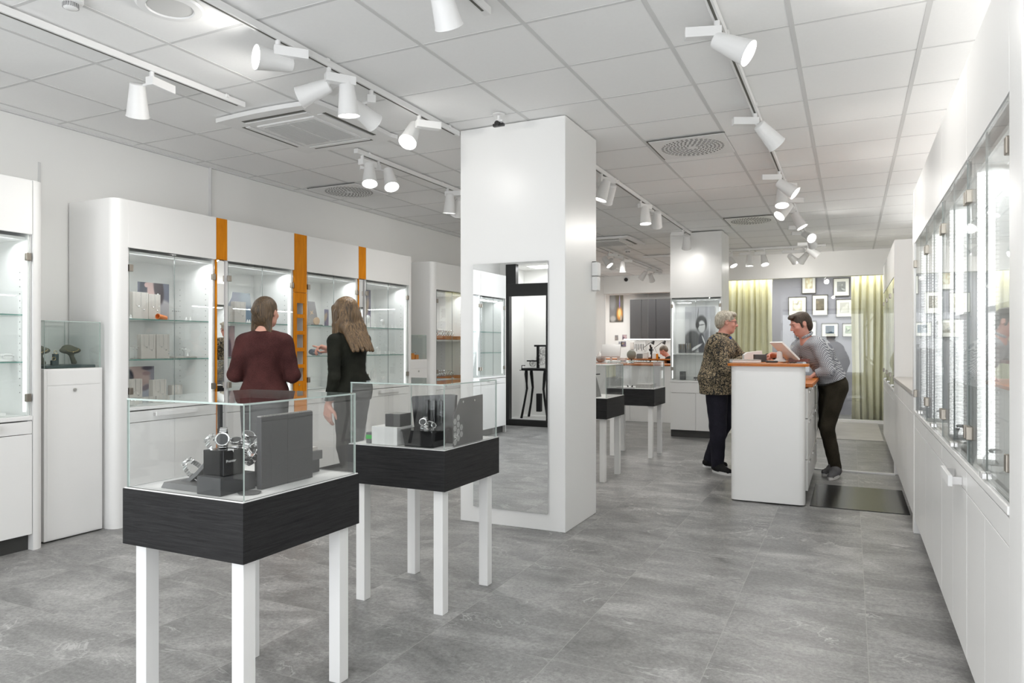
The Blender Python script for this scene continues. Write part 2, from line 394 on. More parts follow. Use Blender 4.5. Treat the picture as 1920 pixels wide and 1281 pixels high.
def corner_post(y0, y1, side, label, x=LX, zt=2.347, flip=1, d=.50, loc=None):
    """rounded white end panel of a cabinet row; side=-1 rounds the -y edge"""
    r = min(abs(y1 - y0) * .95, .06); pts = []
    xa, xb = x, x - d * flip
    if side < 0:
        for k in range(9):
            a = PI / 2 * k / 8; pts.append((x - flip * (r - r * math.sin(a)), y0 + r - r * math.cos(a)))
        pts = pts + [(xa, y1), (xb, y1), (xb, y0)]
    else:
        for k in range(9):
            a = PI / 2 * k / 8; pts.append((x - flip * (r - r * math.cos(a)), y1 - r + r * math.sin(a)))
        pts = pts + [(xb, y1), (xb, y0), (xa, y0)]
    b = MB().prism(pts, 0, zt)
    return tag(b.out('end_panel', 'white', smooth=True), label, 'panel')
# leftmost row (near camera and, in the mirror, beyond it)
LW = .785
names = ['seen in the pillar mirror, nearest the black framed door', 'seen in the pillar mirror, second from the black framed door', 'mostly beyond the left edge of the photo', 'white, at the left edge beside the necklace pedestal']
for k in range(4):
    y0 = 2.735 - (4 - k) * LW
    left_cab(y0, LW - .002, 'glass fronted cabinet, ' + names[k])
corner_post(2.735, 2.81, 1, 'rounded white end panel of the cabinet at the left edge, beside the necklace pedestal')
corner_post(-.46, -.405, -1, 'white end panel closing the cabinet row seen in the pillar mirror')
# the big wall unit
corner_post(3.28, 3.388, -1, 'broad rounded white end panel at the left of the long display wall')
left_cab(3.388, .785, 'white display cabinet with portrait photos, left of the woman in the maroon sweater', )
left_cab(4.287, .785, 'white display cabinet straight behind the woman in the maroon sweater')
left_cab(5.243, .785, 'white display cabinet the dark dressed woman points into')
left_cab(6.155, .815, 'white display cabinet full of pearls on white stands, right of the dark dressed woman')
MB_ = MB().box(LX - .50, 6.972, 0, LX, 7.015, 2.347, .003); tag(MB_.out('end_panel', 'white'), 'flat white end panel at the right of the long display wall', 'panel')
# wooden strips between the units
def strip(y0, y1, kind, label):
    t = thing('wood_strip', label, 'panel', (LX, y0, 0), RL)
    w = y1 - y0
    MB().box(0.001, .0, 2.005 if kind != 'full' else .86, w - .001, .02, 2.347, .001) if False else None
    if kind != 'full':
        MB().box(.001, .001, 2.008, w - .001, .02, 2.347).out('wood_panel', 'cherry', t)
        MB().box(.001, .03, .10, w - .001, .04, 2.008).out('mirror_panel', 'mirror', t)
        MB().box(.001, .0, .10, .006, .04, 2.008).out('wood_edge', 'cherry', t)
    else:
        b = MB().box(.001, .001, 1.80, w - .001, .02, 2.347)
        b.box(.001, .001, .10, w - .001, .02, .965).box(.001, .001, .965, .034, .02, 1.797).box(w - .034, .001, .965, w - .001, .02, 1.797)
        zs = [.965 + .1575 * k for k in range(6)]
        for k in range(5):
            b.box(.034, .001, zs[k + 1] - .035 if k < 4 else 1.70, w - .034, .02, zs[k + 1] if k < 4 else 1.797)
        b.out('wood_panel', 'cherry', t)
        b = MB().box(.02, .12, .9, w - .02, .13, 1.8).box(.015, .02, .9, .02, .13, 1.8).box(w - .02, .02, .9, w - .015, .13, 1.8)
        for k in range(5): b.box(.02, .02, zs[k] - .008, w - .02, .12, zs[k])
        b.out('niche_box', 'paper', t)
        MB().cyl((w * .36, -.004, .93), (w * .36, .004, .93), .010, seg=14).out('lock', 'gold', t)
    MB().box(0, .05, 0, w, .07, .1).out('plinth', 'plinth', t)
    return t
strip(4.175, 4.285, 'mir', 'orange wood strip over a narrow mirror left of the woman in the maroon sweater')
strip(5.074, 5.241, 'full', 'wide orange wood strip with five small windows between the two women')
strip(6.030, 6.153, 'mir', 'narrow orange wood strip over a mirror right of the dark dressed woman')
# next wall unit past the recess
corner_post(7.50, 7.575, -1, 'rounded white end panel beyond the recess with the small ring pedestal')
left_cab(7.577, .80, 'white display cabinet with silver watches on wooden trays left of the tall pillar', shelves=(), wshelf=(1.376,))
left_cab(8.379, .80, 'white display cabinet hidden mostly behind the tall pillar')
corner_post(9.18, 9.25, 1, 'white end panel closing the watch cabinets behind the pillar')
def strip_recess(y0, y1): pass
# pedestals with glass hoods
def pedestal(loc, w, d, zt, zg, label):
    t = thing('display_pedestal', label, 'pedestal', loc, RL)
    MB().box(0, 0, 0.01, w, d, zt, .003).out('body', 'white', t)
    MB().box(.018, -.004, .02, w - .018, .002, zt - .115, .001).out('door', 'white', t)
    MB().box(.018, -.004, zt - .11, w - .018, .002, zt - .012, .001).out('drawer', 'white', t)
    MB().cyl((w * .5, -.012, zt - .145), (w * .5, 0, zt - .145), .011, seg=14).out('lock', 'steel', t)
    b = MB(); g = .005; e = .008
    pane_box(b, e, e, zt, w - e, e + g, zg); pane_box(b, e, d - e - g, zt, w - e, d - e, zg)
    pane_box(b, e, e + g, zt, e + g, d - e - g, zg); pane_box(b, w - e - g, e + g, zt, w - e, d - e - g, zg)
    pane_box(b, e, e, zg, w - e, d - e, zg + g)
    b.out('glass_hood', ['glass', 'edge'], t)
    return t
pedestal((-4.76, 2.85, 0), .40, .42, 1.145, 1.46, 'narrow white pedestal with glass hood and green necklace busts inside')
pedestal((-4.76, 7.09, 0), .40, .40, 1.13, 1.425, 'narrow white pedestal with glass hood and small wooden ring blocks, in the recess')

# right hand row: front plane X = 0.395, facing -X
RXF = 0.395
yb = [2.36, 3.165, 3.98, 4.795, 5.61]
rn = ['white display cabinet with pull-out drawer at the right edge of the photo, nearest the camera', 'white display cabinet on the right wall, second from the camera, open drawer handle beside it',
      'white display cabinet on the right wall, third from the camera', 'white display cabinet on the right wall, farthest of the four lit ones']
for k in range(4):
    w = yb[k + 1] - yb[k]
    cabinet(w - .002, H=2.38, label=rn[k], loc=(RXF, yb[k + 1], 0), rz=RR, shelves=(), wshelf=(1.44,), handle=0.0 if k != 1 else 0.0, holes=False, led=3)
    cab_light((RXF + .13, (yb[k] + yb[k + 1]) / 2, 1.955), RR, w - .1, 1.8)
b = MB(); r = .05
pts = [(RXF + .52, 2.358), (RXF + .52, 2.16)]
pts = [(RXF + r - r * math.sin(PI / 2 * k / 8), 2.16 + r - r * math.cos(PI / 2 * k / 8)) for k in range(9)] + [(RXF, 2.358), (RXF + .52, 2.358), (RXF + .52, 2.16)]
tag(b.prism(pts, 0, 2.38).out('end_panel', 'white', smooth=True), 'rounded white end panel at the very right edge of the photo', 'panel')
tag(MB().box(RXF - .004, 5.612, 0, RXF + .52, 5.70, 2.38, .003).out('end_panel', 'white'), 'flat white end panel of the right cabinets where the low counter starts', 'panel')
# ribbed light diffusers standing inside the right cabinets
for k in range(4):
    t = thing('ribbed_light', ['tall ribbed light strip in the right cabinet nearest the camera', 'tall ribbed light strip in the second right cabinet', 'tall ribbed light strip in the third right cabinet', 'tall ribbed light strip in the farthest lit right cabinet'][k], 'light', (RXF + .03, yb[k + 1] - .030, .858))
    b = MB()
    for q in range(62): b.box(0, -.012, .02 + q * .0173, .055, 0, .031 + q * .0173)
    b.out('lit_ribs', 'led_rib', t); MB().box(-.001, -.004, 0, .057, .004, 1.10).out('strip_back', 'satin', t)
# low counter
t = thing('low_counter', 'low white counter with stone top between the tall right hand cabinets', 'counter', (RXF, 8.08, 0), RR)
w = 8.08 - 5.70
MB().box(0, .02, .1, w, .52, .955).out('carcass', 'white', t)
MB().box(-.001, -.012, .955, w, .52, .985, .003).out('worktop', simple('pale_stone_top', (.50, .48, .45), .35, noise=.08, nscale=30), t)
for k in range(4):
    x0 = w * k / 4; x1 = w * (k + 1) / 4
    MB().box(x0 + .003, 0, .82, x1 - .003, .02, .95, .0015).out('drawer', 'white', t)
    MB().box(x0 + .003, 0, .105, x1 - .003, .02, .816, .0015).out('door', 'white', t)
MB().box(0, .05, 0, w, .07, .1).out('plinth', 'plinth', t)
# far tall cabinets on the right
tag(MB().box(RXF, 8.082, 0, RXF + .52, 8.20, 2.365, .004).out('end_panel', 'white'), 'white side panel of the far tall cabinets behind the low counter', 'panel')
for k, nm in enumerate(('first', 'second', 'third')):
    y0 = 8.202 + .86 * k
    cabinet(.858, H=2.365, label='tall white display cabinet past the low counter, %s one beyond the side panel' % nm, loc=(RXF, y0 + .86, 0), rz=RR, shelves=(), wshelf=(1.44,), handle=0, holes=False)
    cab_light((RXF + .13, y0 + .43, 1.955), RR, .7, 2.0)
# the protruding drawer handle near the camera
t = thing('pulled_drawer', 'slightly pulled-out white drawer with square handle in the right hand row', 'drawer', (RXF, 3.40, .80), RR)
MB().box(-.12, -.050, -.055, .14, -.034, -.012, .002).out('handle', 'satin', t)
MB().box(-.10, -.034, -.050, -.094, .0, -.02).box(.112, -.034, -.050, .118, 0, -.02).out('handle_post', 'steel', t)

# ---------------------------------------------------------------- display tables with glass cases
def display_table(x0, y0, x1, y1, label, zb=.602, zt=.80, zg=1.108, leg=.052, ins=.030):
    t = thing('display_table', label, 'table', ((x0 + x1) / 2, (y0 + y1) / 2, 0))
    hx = (x1 - x0) / 2; hy = (y1 - y0) / 2
    b = MB().box(-hx, -hy, zb, hx, hy, zt - .003, .0015); b.out('wooden_box', 'blackoak', t)
    MB().box(-hx + .004, -hy + .004, zt - .004, hx - .004, hy - .004, zt).out('white_top', 'paper', t)
    for sx in (-1, 1):
        for sy in (-1, 1):
            cx = sx * (hx - ins - leg / 2); cy = sy * (hy - ins - leg / 2)
            MB().box(cx - leg / 2, cy - leg / 2, 0, cx + leg / 2, cy + leg / 2, zb, .0015).out('leg', 'white', t)
    b = MB(); g = .006; e = .010
    pane_box(b, -hx + e, -hy + e, zt, hx - e, -hy + e + g, zg); pane_box(b, -hx + e, hy - e - g, zt, hx - e, hy - e, zg)
    pane_box(b, -hx + e, -hy + e + g, zt, -hx + e + g, hy - e - g, zg); pane_box(b, hx - e - g, -hy + e + g, zt, hx - e, hy - e - g, zg)
    pane_box(b, -hx + e, -hy + e, zg, hx - e, hy - e, zg + g)
    b.out('glass_case', ['glass_case', 'edge'], t)
    return t
display_table(-2.316, 1.656, -1.740, 2.245, 'black oak display table nearest the camera, watches in its glass case')
display_table(-2.316, 2.893, -1.740, 3.469, 'second black oak display table, with the turtle shell pattern card in its glass case')
display_table(-2.62, 6.40, -2.075, 6.975, 'black oak display table half hidden right behind the tall pillar', )
display_table(-2.60, 8.01, -2.03, 8.54, 'farthest black oak display table, in front of the wooden topped till counter')

# ---------------------------------------------------------------- service counter
t = thing('service_counter', 'white service counter with orange wood top between the two men', 'counter', (-.62, 6.14, 0))
def rpoly(x0, y0, x1, y1, r):
    pts = []
    for cx, cy, a0 in ((x1 - r, y0 + r, -90), (x1 - r, y1 - r, 0), (x0 + r, y1 - r, 90), (x0 + r, y0 + r, 180)):
        for k in range(7):
            a = math.radians(a0 + 15 * k); pts.append((cx + r * math.cos(a), cy + r * math.sin(a)))
    return pts
MB().prism(rpoly(-.29, 0, .285, .16, .045), .012, 1.128).out('end_panel', 'white', t, smooth=True)
MB().box(-.286, .162, .012, -.262, 1.86, 1.128).out('front_panel', 'white', t)
MB().box(-.262, .162, .09, .05, 1.86, .95).box(-.262, .162, .95, .02, .18, 1.128).box(-.262, 1.84, .95, .02, 1.86, 1.128).out('carcass', 'white', t)
b = MB().prism(rpoly(-.318, -.03, .315, .20, .05), 1.129, 1.15).prism(rpoly(-.318, .12, .06, 1.90, .03), 1.129, 1.15); b.out('worktop', 'cherry_h', t)
MB().box(.06, .17, .955, .335, 1.90, .985, .004).out('desk_top', 'cherry_h', t)
for k in range(3):
    y0 = .175 + k * .565
    for (z0, z1, n) in ((.70, .945, 'drawer'), (.36, .692, 'drawer'), (.10, .352, 'drawer')):
        d = MB().box(.05, y0, z0, .30, y0 + .555, z1, .002).out(n, 'white', t)
        MB().box(.300, y0 + .20, z1 - .05, .308, y0 + .34, z1 - .03, .001).out('handle', 'steel', d)
tag(MB().box(-.30, 6.20, 0.0, .41, 7.20, .006, .002).out('floor_mat', simple('glossy_black_mat', (.02, .02, .02), .22, noise=.3, nscale=8)), 'glossy black floor mat between the service counter and right cabinets', 'mat')

# ---------------------------------------------------------------- ceiling fixtures
def track(p, q, label, slots=True):
    p = Vector(p); q = Vector(q); d = q - p; L = d.length
    t = thing('lighting_track', label, 'track', (p.x, p.y, CE), math.atan2(d.y, d.x) - PI / 2)
    b = MB().box(-.018, 0, -.040, .018, L, -.004, .001); b.mat(1).box(-.006, .06, -.0412, .006, L - .05, -.0395); b.out('rail', ['satin', 'slot'], t)
    MB().box(-.019, -.010, -.041, .019, .05, -.003, .002).out('end_feed', 'satin', t)
    n = max(2, int(L / 1.2))
    for k in range(n + 1):
        y = .15 + (L - .3) * k / n
        MB().box(-.024, y - .012, -.022, .024, y + .012, .0, .002).out('clip', 'satin', t)
    return t
track((-3.59, -1.0, CE), (-3.59, 3.42, CE), 'white lighting track at the far left of the ceiling ending above the air conditioner')
track((-2.64, -1.0, CE), (-2.64, 4.575, CE), 'long white lighting track that runs into the mirrored pillar')
track((-1.545, -.6, CE), (-1.545, 2.96, CE), 'white lighting track at the top centre ending in front of the mirrored pillar')
track((-3.61, 4.62, CE), (-3.61, 8.4, CE), 'white lighting track near the long display wall, left of the pillar')
track((-.580, 1.2, CE), (-.580, 12.1, CE), 'long white lighting track down the right side of the ceiling')
track((-2.04, 5.30, CE), (-2.04, 10.15, CE), 'white lighting track between the two pillars')
track((-3.62, 10.2, CE), (-3.62, 14.95, CE), 'white lighting track at the back left near the workshop')
track((-.36, 12.15, CE), (-1.95, 12.15, CE), 'cross lighting track close to the back wall')
# spotlights
PX_F, PX_TH = 1326.4, math.radians(25.6)
def vdir(v): v = Vector(v); return v.normalized()
head_src = None
lens_src = None
spot_n = 0
def spot(hc, aim, tx, label, drv=(1, 0), power=18, scale=1.14, along='y', lit=True, size=150, col=(1, .965, .92)):
    """track spotlight: adapter on the track, driver box, bracket, conical head with a glowing lens"""
    global head_src, lens_src, spot_n
    hx, hy, hz = hc; a = vdir(aim)
    ty = hy
    t = thing('track_spotlight', label, 'spotlight', (tx if along == 'y' else hx, hy, CE - .04) if along == 'y' else (hx, tx, CE - .04))
    o = t.location
    rel = Vector((hx, hy, hz)) - Vector(o)
    dv = Vector((drv[0], drv[1], 0)).normalized()
    ang = math.atan2(dv.y, dv.x)
    R = Matrix.Rotation(ang, 4, 'Z')
    b = MB().cyl((0, 0, 0), (0, 0, -.03), .014, seg=12); b.out('adapter', 'satin', t, smooth=True)
    MB().box(-.02, -.026, -.078, .150, .026, -.03, .002, M4=R).out('driver_box', 'satin', t)
    back = rel - a * .092
    j = Vector((0, 0, -.066))
    b = MB().tube([j, (j + back) / 2 + Vector((0, 0, -.004)), back + a * .02], .008, 8); b.out('bracket', 'satin', t, smooth=True)
    q = a.to_track_quat('Z', 'Y').to_euler()
    if head_src is None:
        prof = [(0.0, -.088), (.030, -.088), (.035, -.084), (.053, .070), (.056, .076), (.054, .078), (.050, .074), (.046, .060), (.0, .058)]
        head_src = MB().lathe(prof, 28, cap=False).out('head', 'satin', t, smooth=True)
        lens_src = MB().lathe([(.0, .0), (.040, .001), (.047, .005), (.047, .0), (.0, -.002)], 24, cap=False).out('lens', 'lamp', head_src, smooth=True); lens_src.location = (0, 0, .064)
        h = head_src
    else:
        h = head_src.copy(); COL.objects.link(h); h.parent = t
        l = lens_src.copy(); COL.objects.link(l); l.parent = h
    h.location = rel; h.rotation_euler = q; h.scale = (scale,) * 3
    if power:
        d = bpy.data.lights.new('spot_lamp', 'SPOT'); d.energy = power; d.spot_size = math.radians(size); d.spot_blend = 1.0; d.shadow_soft_size = .045; d.color = col
        lo = bpy.data.objects.new('spot_lamp', d); COL.objects.link(lo); lo.location = Vector((hx, hy, hz)) + a * .098
        lo.rotation_euler = a.to_track_quat('-Z', 'Y').to_euler()
    return t
def from_px(x, y, Z):
    a = (x - 960) / PX_F; bb = (648.0 - y) / PX_F; c, s = math.cos(PX_TH), math.sin(PX_TH)
    k = (Z - 1.3) / bb; return ((c * a - s) * k, (s * a + c) * k, Z)
rX = (math.cos(PX_TH), math.sin(PX_TH)); fX = (-math.sin(PX_TH), math.cos(PX_TH))
def cdir(r, f, u):  # a direction given as right / away / up of the photo
    return (rX[0] * r + fX[0] * f, rX[1] * r + fX[1] * f, u)
SP = [ # px, py, Z, trackX, aim(right,away,up), driver(right,away), power, label
 (258, 190, 2.72, -3.59, (-.25, .5, -1), (.3, .9), 'single spotlight hanging left of the air conditioner, pointing down at the left cabinets'),
 (512, 114, 2.76, -2.64, (-1, -.8, -.05), (.9, .4), 'spotlight aimed level to the left, upper one of the cluster on the long track'),
 (588, 172, 2.74, -2.64, (-1, .05, -.4), (.9, .5), 'spotlight tilted down left in the cluster above the air conditioner'),
 (652, 188, 2.70, -2.64, (.05, .1, -1), (-.6, .8), 'spotlight pointing straight down in the cluster above the air conditioner'),
 (683, 214, 2.72, -2.64, (.8, .9, -.55), (-.3, 1), 'spotlight turned away to the right in the cluster above the air conditioner'),
 (771, 252, 2.74, -2.64, (-.2, -.6, -.8), (.9, .4), 'bright spotlight facing the camera just left of the mirrored pillar'),
 (832, 10, 2.74, -1.545, (.25, .75, -.9), (.9, .1), 'spotlight at the top edge of the photo, left of the short track end'),
 (693, 328, 2.69, -3.61, (.1, -.4, -1), (.5, .8), 'left one of the twin spotlights near the long display wall'),
 (731, 336, 2.69, -3.61, (.3, -.5, -1), (-.9, -.3), 'right one of the twin spotlights near the long display wall'),
 (843, 383, 2.70, -3.61, (-.05, .1, -1), (.8, -.2), 'spotlight pointing down at the left edge of the mirrored pillar'),
 (859, 389, 2.70, -3.61, (-.5, .8, -.9), (.8, .4), 'spotlight peeking out behind the left edge of the mirrored pillar'),
 (1374, 88, 2.72, -.58, (.75, -.45, -.55), (-1, .15), 'largest spotlight, top right of the photo, lens facing down right'),
 (1441, 254, 2.70, -.58, (.85, .25, -.75), (-1, .0), 'second spotlight down the right track, seen from behind its lens edge'),
 (1476, 353, 2.70, -.58, (.8, -.5, -.75), (-1, .1), 'third spotlight down the right track, bright lens facing down right'),
 (1466, 370, 2.69, -.58, (-.1, -.3, -1), (.9, .3), 'spotlight pointing down just below the third on the right track'),
 (1471, 395, 2.70, -.58, (-.75, -.2, -.75), (1, .1), 'spotlight on the right track aimed down to the left'),
 (1497, 414, 2.69, -.58, (.45, -.3, -1), (-.9, .2), 'spotlight on the right track aimed steeply down right, below the left aimed one'),
 (1515, 443, 2.69, -.58, (.2, -1, -.5), (-1, .1), 'round bright spotlight on the right track looking at the camera'),
 (1521, 453, 2.69, -.58, (.7, .8, -.8), (-1, .1), 'spotlight half hidden behind the round bright one'),
 (1524, 473, 2.68, -.58, (.85, -.2, -.7), (-1, .1), 'last spotlight of the long right track, near the back wall'),
 (1131, 358, 2.70, -2.04, (-.35, .0, -1), (.8, .4), 'spotlight right beside the mirrored pillar on the middle track'),
 (1142, 364, 2.70, -2.04, (-.3, .9, -.9), (-.6, .8), 'spotlight behind the one beside the mirrored pillar'),
 (1210, 405, 2.69, -2.04, (.02, -.1, -1), (.7, .5), 'spotlight pointing down in the middle of the middle track'),
 (1232, 412, 2.69, -2.04, (.1, .9, -1), (.5, .8), 'spotlight turned to the back, right of the down pointing one on the middle track'),
 (1287, 455, 2.68, -2.04, (.15, .7, -1), (-.8, .3), 'pale spotlight in front of the back pillar'),
 (1138, 491, 2.69, -3.62, (.6, -.45, -.9), (.8, .2), 'spotlight with bright lens nearest the pillar on the workshop track'),
 (1147, 495, 2.69, -3.62, (.3, .8, -.9), (.8, .2), 'spotlight behind the bright one on the workshop track'),
 (1168, 501, 2.69, -3.62, (0, 0, -1), (.8, .3), 'spotlight pointing straight down on the workshop track'),
 (1206, 517, 2.69, -3.62, (-.5, .7, -.8), (.8, .2), 'spotlight turned left near the end of the workshop track'),
 (1221, 521, 2.69, -3.62, (.4, .7, -.9), (.8, .2), 'last spotlight of the workshop track'),
]
C_, S_ = math.cos(PX_TH), math.sin(PX_TH)
for i, (x, y, Z, tx, aim, drv, lab) in enumerate(SP):
    p = from_px(x, y, Z)
    # stay within an arm's length of the track: keep the sight line, choose the depth where X is near the track
    a = (x - 960) / PX_F; rxd = (C_ * a - S_); 
    dX = p[0] - tx
    if abs(dX) > .13:
        want = tx + math.copysign(.12, dX); k = want / rxd if abs(rxd) > .02 else p[1]
        Zn = 1.3 + (648.0 - y) / PX_F * k
        if 2.62 < Zn < 2.80: p = (want, (S_ * a + C_) * k, Zn)
    ad = cdir(*aim)
    d2 = cdir(drv[0], drv[1], 0)
    # every spot lights the room; those aimed level at a wall are gentler
    spot(p, ad, tx, lab, d2, power={512: 3, 832: 5, 588: 9, 652: 9, 683: 5, 1515: 12, 771: 8, 1287: 7, 1232: 14, 843: 12, 859: 8, 1131: 12}.get(x, PW))
XP = [(1372, 489, (.3, -.5, -1)), (1405, 487, (0, -.05, -1)), (1433, 487, (.02, -.45, -1)), (1486, 482, (.75, .6, -.45)), (1507, 484, (-.3, .9, -.7))]
XL_ = ['spotlight half hidden by the back pillar on the cross track', 'spotlight pointing down, left of the pair in front of the back wall', 'bright spotlight, right of the pair in front of the back wall', 'spotlight tilted right on the cross track', 'last spotlight on the cross track beside the long track end']
for (x, y, aim), lab in zip(XP, XL_):
    k = 12.15 / (S_ * ((x - 960) / PX_F) + C_); p = ((C_ * ((x - 960) / PX_F) - S_) * k, 12.15, 2.69)
    spot(p, cdir(*aim), 12.15, lab, (-1, 0), power=11, along='x')
for (x_, y_, lb) in ((-3.59, -.2, 'behind the camera on the far left track'), (-2.64, .3, 'behind the camera on the long track into the pillar'), (-1.545, .2, 'behind the camera on the short centre track'), (-.58, 1.35, 'just outside the top of the photo on the right track'), (-2.64, 1.5, 'outside the top left of the photo on the long track')):  # extra spotlights out of view, added to bring more light from the front
    spot((x_ + .1, y_ + .05, 2.70), (-.45, .75, -.5) if x_ < -3 else (.25, -.1, -1), x_, 'spotlight ' + lb, (1, 0), power=PW)
# cassette air conditioner
def ac(cx, cy, s, label, rz=0):
    t = thing('ceiling_air_conditioner', label, 'air conditioner', (cx, cy, CE), rz)
    h = s / 2; b = MB()
    n = 10; pts = []
    for k in range(4):
        a0 = k * PI / 2
        for q in range(n):
            u = -1 + 2 * q / n; bow = .06 * (1 - u * u)
            x, y = h * u, -(h * (1 - .06) + h * bow)
            pts.append((x * math.cos(a0) - y * math.sin(a0), x * math.sin(a0) + y * math.cos(a0)))
    b.prism(pts[::-1], -.032, -.002); b.out('panel', 'satin', t)
    MB().box(-h * .56, -h * .56, -.042, h * .56, h * .56, -.03, .004).out('grille_frame', 'satin', t)
    b = MB()
    for k in range(34):
        y = -h * .50 + h * k / 34
        b.box(-h * .50, y, -.046, -h * .02, y + h * .012, -.041).box(h * .02, y, -.046, h * .50, y + h * .012, -.041)
    b.out('grille', simple('ac_grille', (.58, .58, .57), .5), t)
    for k in range(4):
        a0 = k * PI / 2; R = Matrix.Rotation(a0, 4, 'Z')
        b = MB().box(-h * .60, -h * .82, -.0335, h * .60, -h * .76, -.031, M4=R); f = b.out('outlet', 'slot', t)
        MB().box(-h * .60, -h * .745, -.040, h * .60, -h * .66, -.034, .002, M4=R).out('louver', 'satin', f)
    return t
ac(-3.56, 4.02, .93, 'square ceiling air conditioner cassette above the long display wall', 0)
ac(-3.35, 10.4, .93, 'ceiling air conditioner cassette half hidden behind the mirrored pillar')
def diffuser(cx, cy, label):
    t = thing('ceiling_vent', label, 'vent', (cx, cy, CE))
    MB().box(-.286, -.286, -.010, .286, .286, -.001, .001).out('plate', 'satin', t)
    b = MB(); 
    for r, n in ((.235, 40), (.205, 36), (.175, 30), (.145, 25), (.115, 20), (.085, 14), (.055, 9)):
        for k in range(n):
            a = 2 * PI * k / n; R = Matrix.Translation((r * math.cos(a), r * math.sin(a), 0)) @ Matrix.Rotation(a + .9, 4, 'Z')
            b.box(-.011, -.0055, -.0115, .011, .0055, -.0095, M4=R)
    b.out('vent_slots', simple('vent_slot', (.16, .16, .155), .6), t)
    b = MB().box(-.297, -.297, -.006, -.288, .297, -.002).box(-.297, -.297, -.006, .297, -.288, -.002); b.out('shadow_gap', 'slot', t)
diffuser(-4.68, 5.87, 'round slotted ceiling vent tile above the long display wall')
diffuser(-1.145, 5.74, 'round slotted ceiling vent tile right of the mirrored pillar')
diffuser(-1.15, 9.45, 'far round slotted ceiling vent tile in front of the back pillar')
t = thing('ceiling_speaker', 'round ceiling speaker at the top left of the photo', 'speaker', (-2.88, 2.30, CE))
MB().lathe([(.0, -.002), (.145, -.002), (.148, -.008), (.14, -.016), (.105, -.018), (.10, -.010), (.0, -.010)], 40, cap=False).out('rim', 'satin', t, smooth=True)
MB().lathe([(.0, -.012), (.098, -.012), (.098, -.010), (0, -.010)], 32, cap=False).out('grille', simple('speaker_cloth', (.60, .60, .59), .9), t)
def smoke(x, y, label):
    t = thing('smoke_detector', label, 'smoke detector', (x, y, CE))
    MB().lathe([(.0, -.001), (.052, -.001), (.052, -.022), (.043, -.030), (.0, -.032)], 28, cap=False).out('base', 'satin', t, smooth=True)
    b = MB()
    for k in range(20):
        a = 2 * PI * k / 20; R = Matrix.Rotation(a, 4, 'Z'); b.box(.028, -.002, -.050, .034, .002, -.030, M4=R)
    b.out('vents', simple('detector_grey', (.4, .4, .4), .5), t); MB().lathe([(0, -.032), (.026, -.032), (.030, -.050), (.022, -.056), (0, -.057)], 24, cap=False).out('cap', 'satin', t, smooth=True)
smoke(-3.225, 2.05, 'round smoke detector at the top left corner of the photo')
smoke(-3.35, 11.45, 'small round smoke detector above the till counter')
t = thing('security_camera', 'small black camera hanging from the ceiling in front of the mirrored pillar', 'camera', (-2.19, 4.36, CE))
MB().lathe([(0, -.001), (.042, -.001), (.044, -.008), (.02, -.012), (0, -.012)], 24, cap=False).out('base', 'satin', t, smooth=True)
MB().cyl((0, 0, -.012), (0, 0, -.045), .010).box(-.018, -.008, -.056, .03, .012, -.044).out('mount', 'satin', t)
b = MB().box(-.042, -.014, -.086, .040, .014, -.066, .003).cyl((-.006, -.022, -.068), (-.006, .01, -.068), .018, seg=20); b.out('body', 'black', t)
t = thing('ceiling_strip_light', 'long white strip light on the ceiling left of the back pillar', 'light', (-3.02, 12.40, CE))
MB().box(-.32, -.035, -.045, .62, .035, -.002, .004).out('housing', 'satin', t)
t = thing('wall_dispenser', 'white two-part box mounted on the right side of the mirrored pillar', 'box', (-1.784, 5.17, 1.72))
MB().box(0, -.045, .0, .045, .035, .105, .006).out('lower_box', 'satin', t); MB().box(0, -.045, .112, .048, .035, .215, .006).out('upper_box', 'satin', t)
MB().box(0, -.03, .216, .03, .03, .222).out('lid', 'plinth', t)
t = thing('wall_camera', 'small round black camera on the white wall above the workshop', 'camera', (-4.65, 15.798, 2.81), 0)
MB().lathe([(0, 0), (.08, 0), (.078, .012), (.05, .03), (0, .03)], 24, M4=Matrix.Rotation(PI / 2, 4, 'X'), cap=False).out('base', 'satin', t, smooth=True)
MB().ball((0, -.04, 0), .045, 16).out('dome', 'black', t, smooth=True)
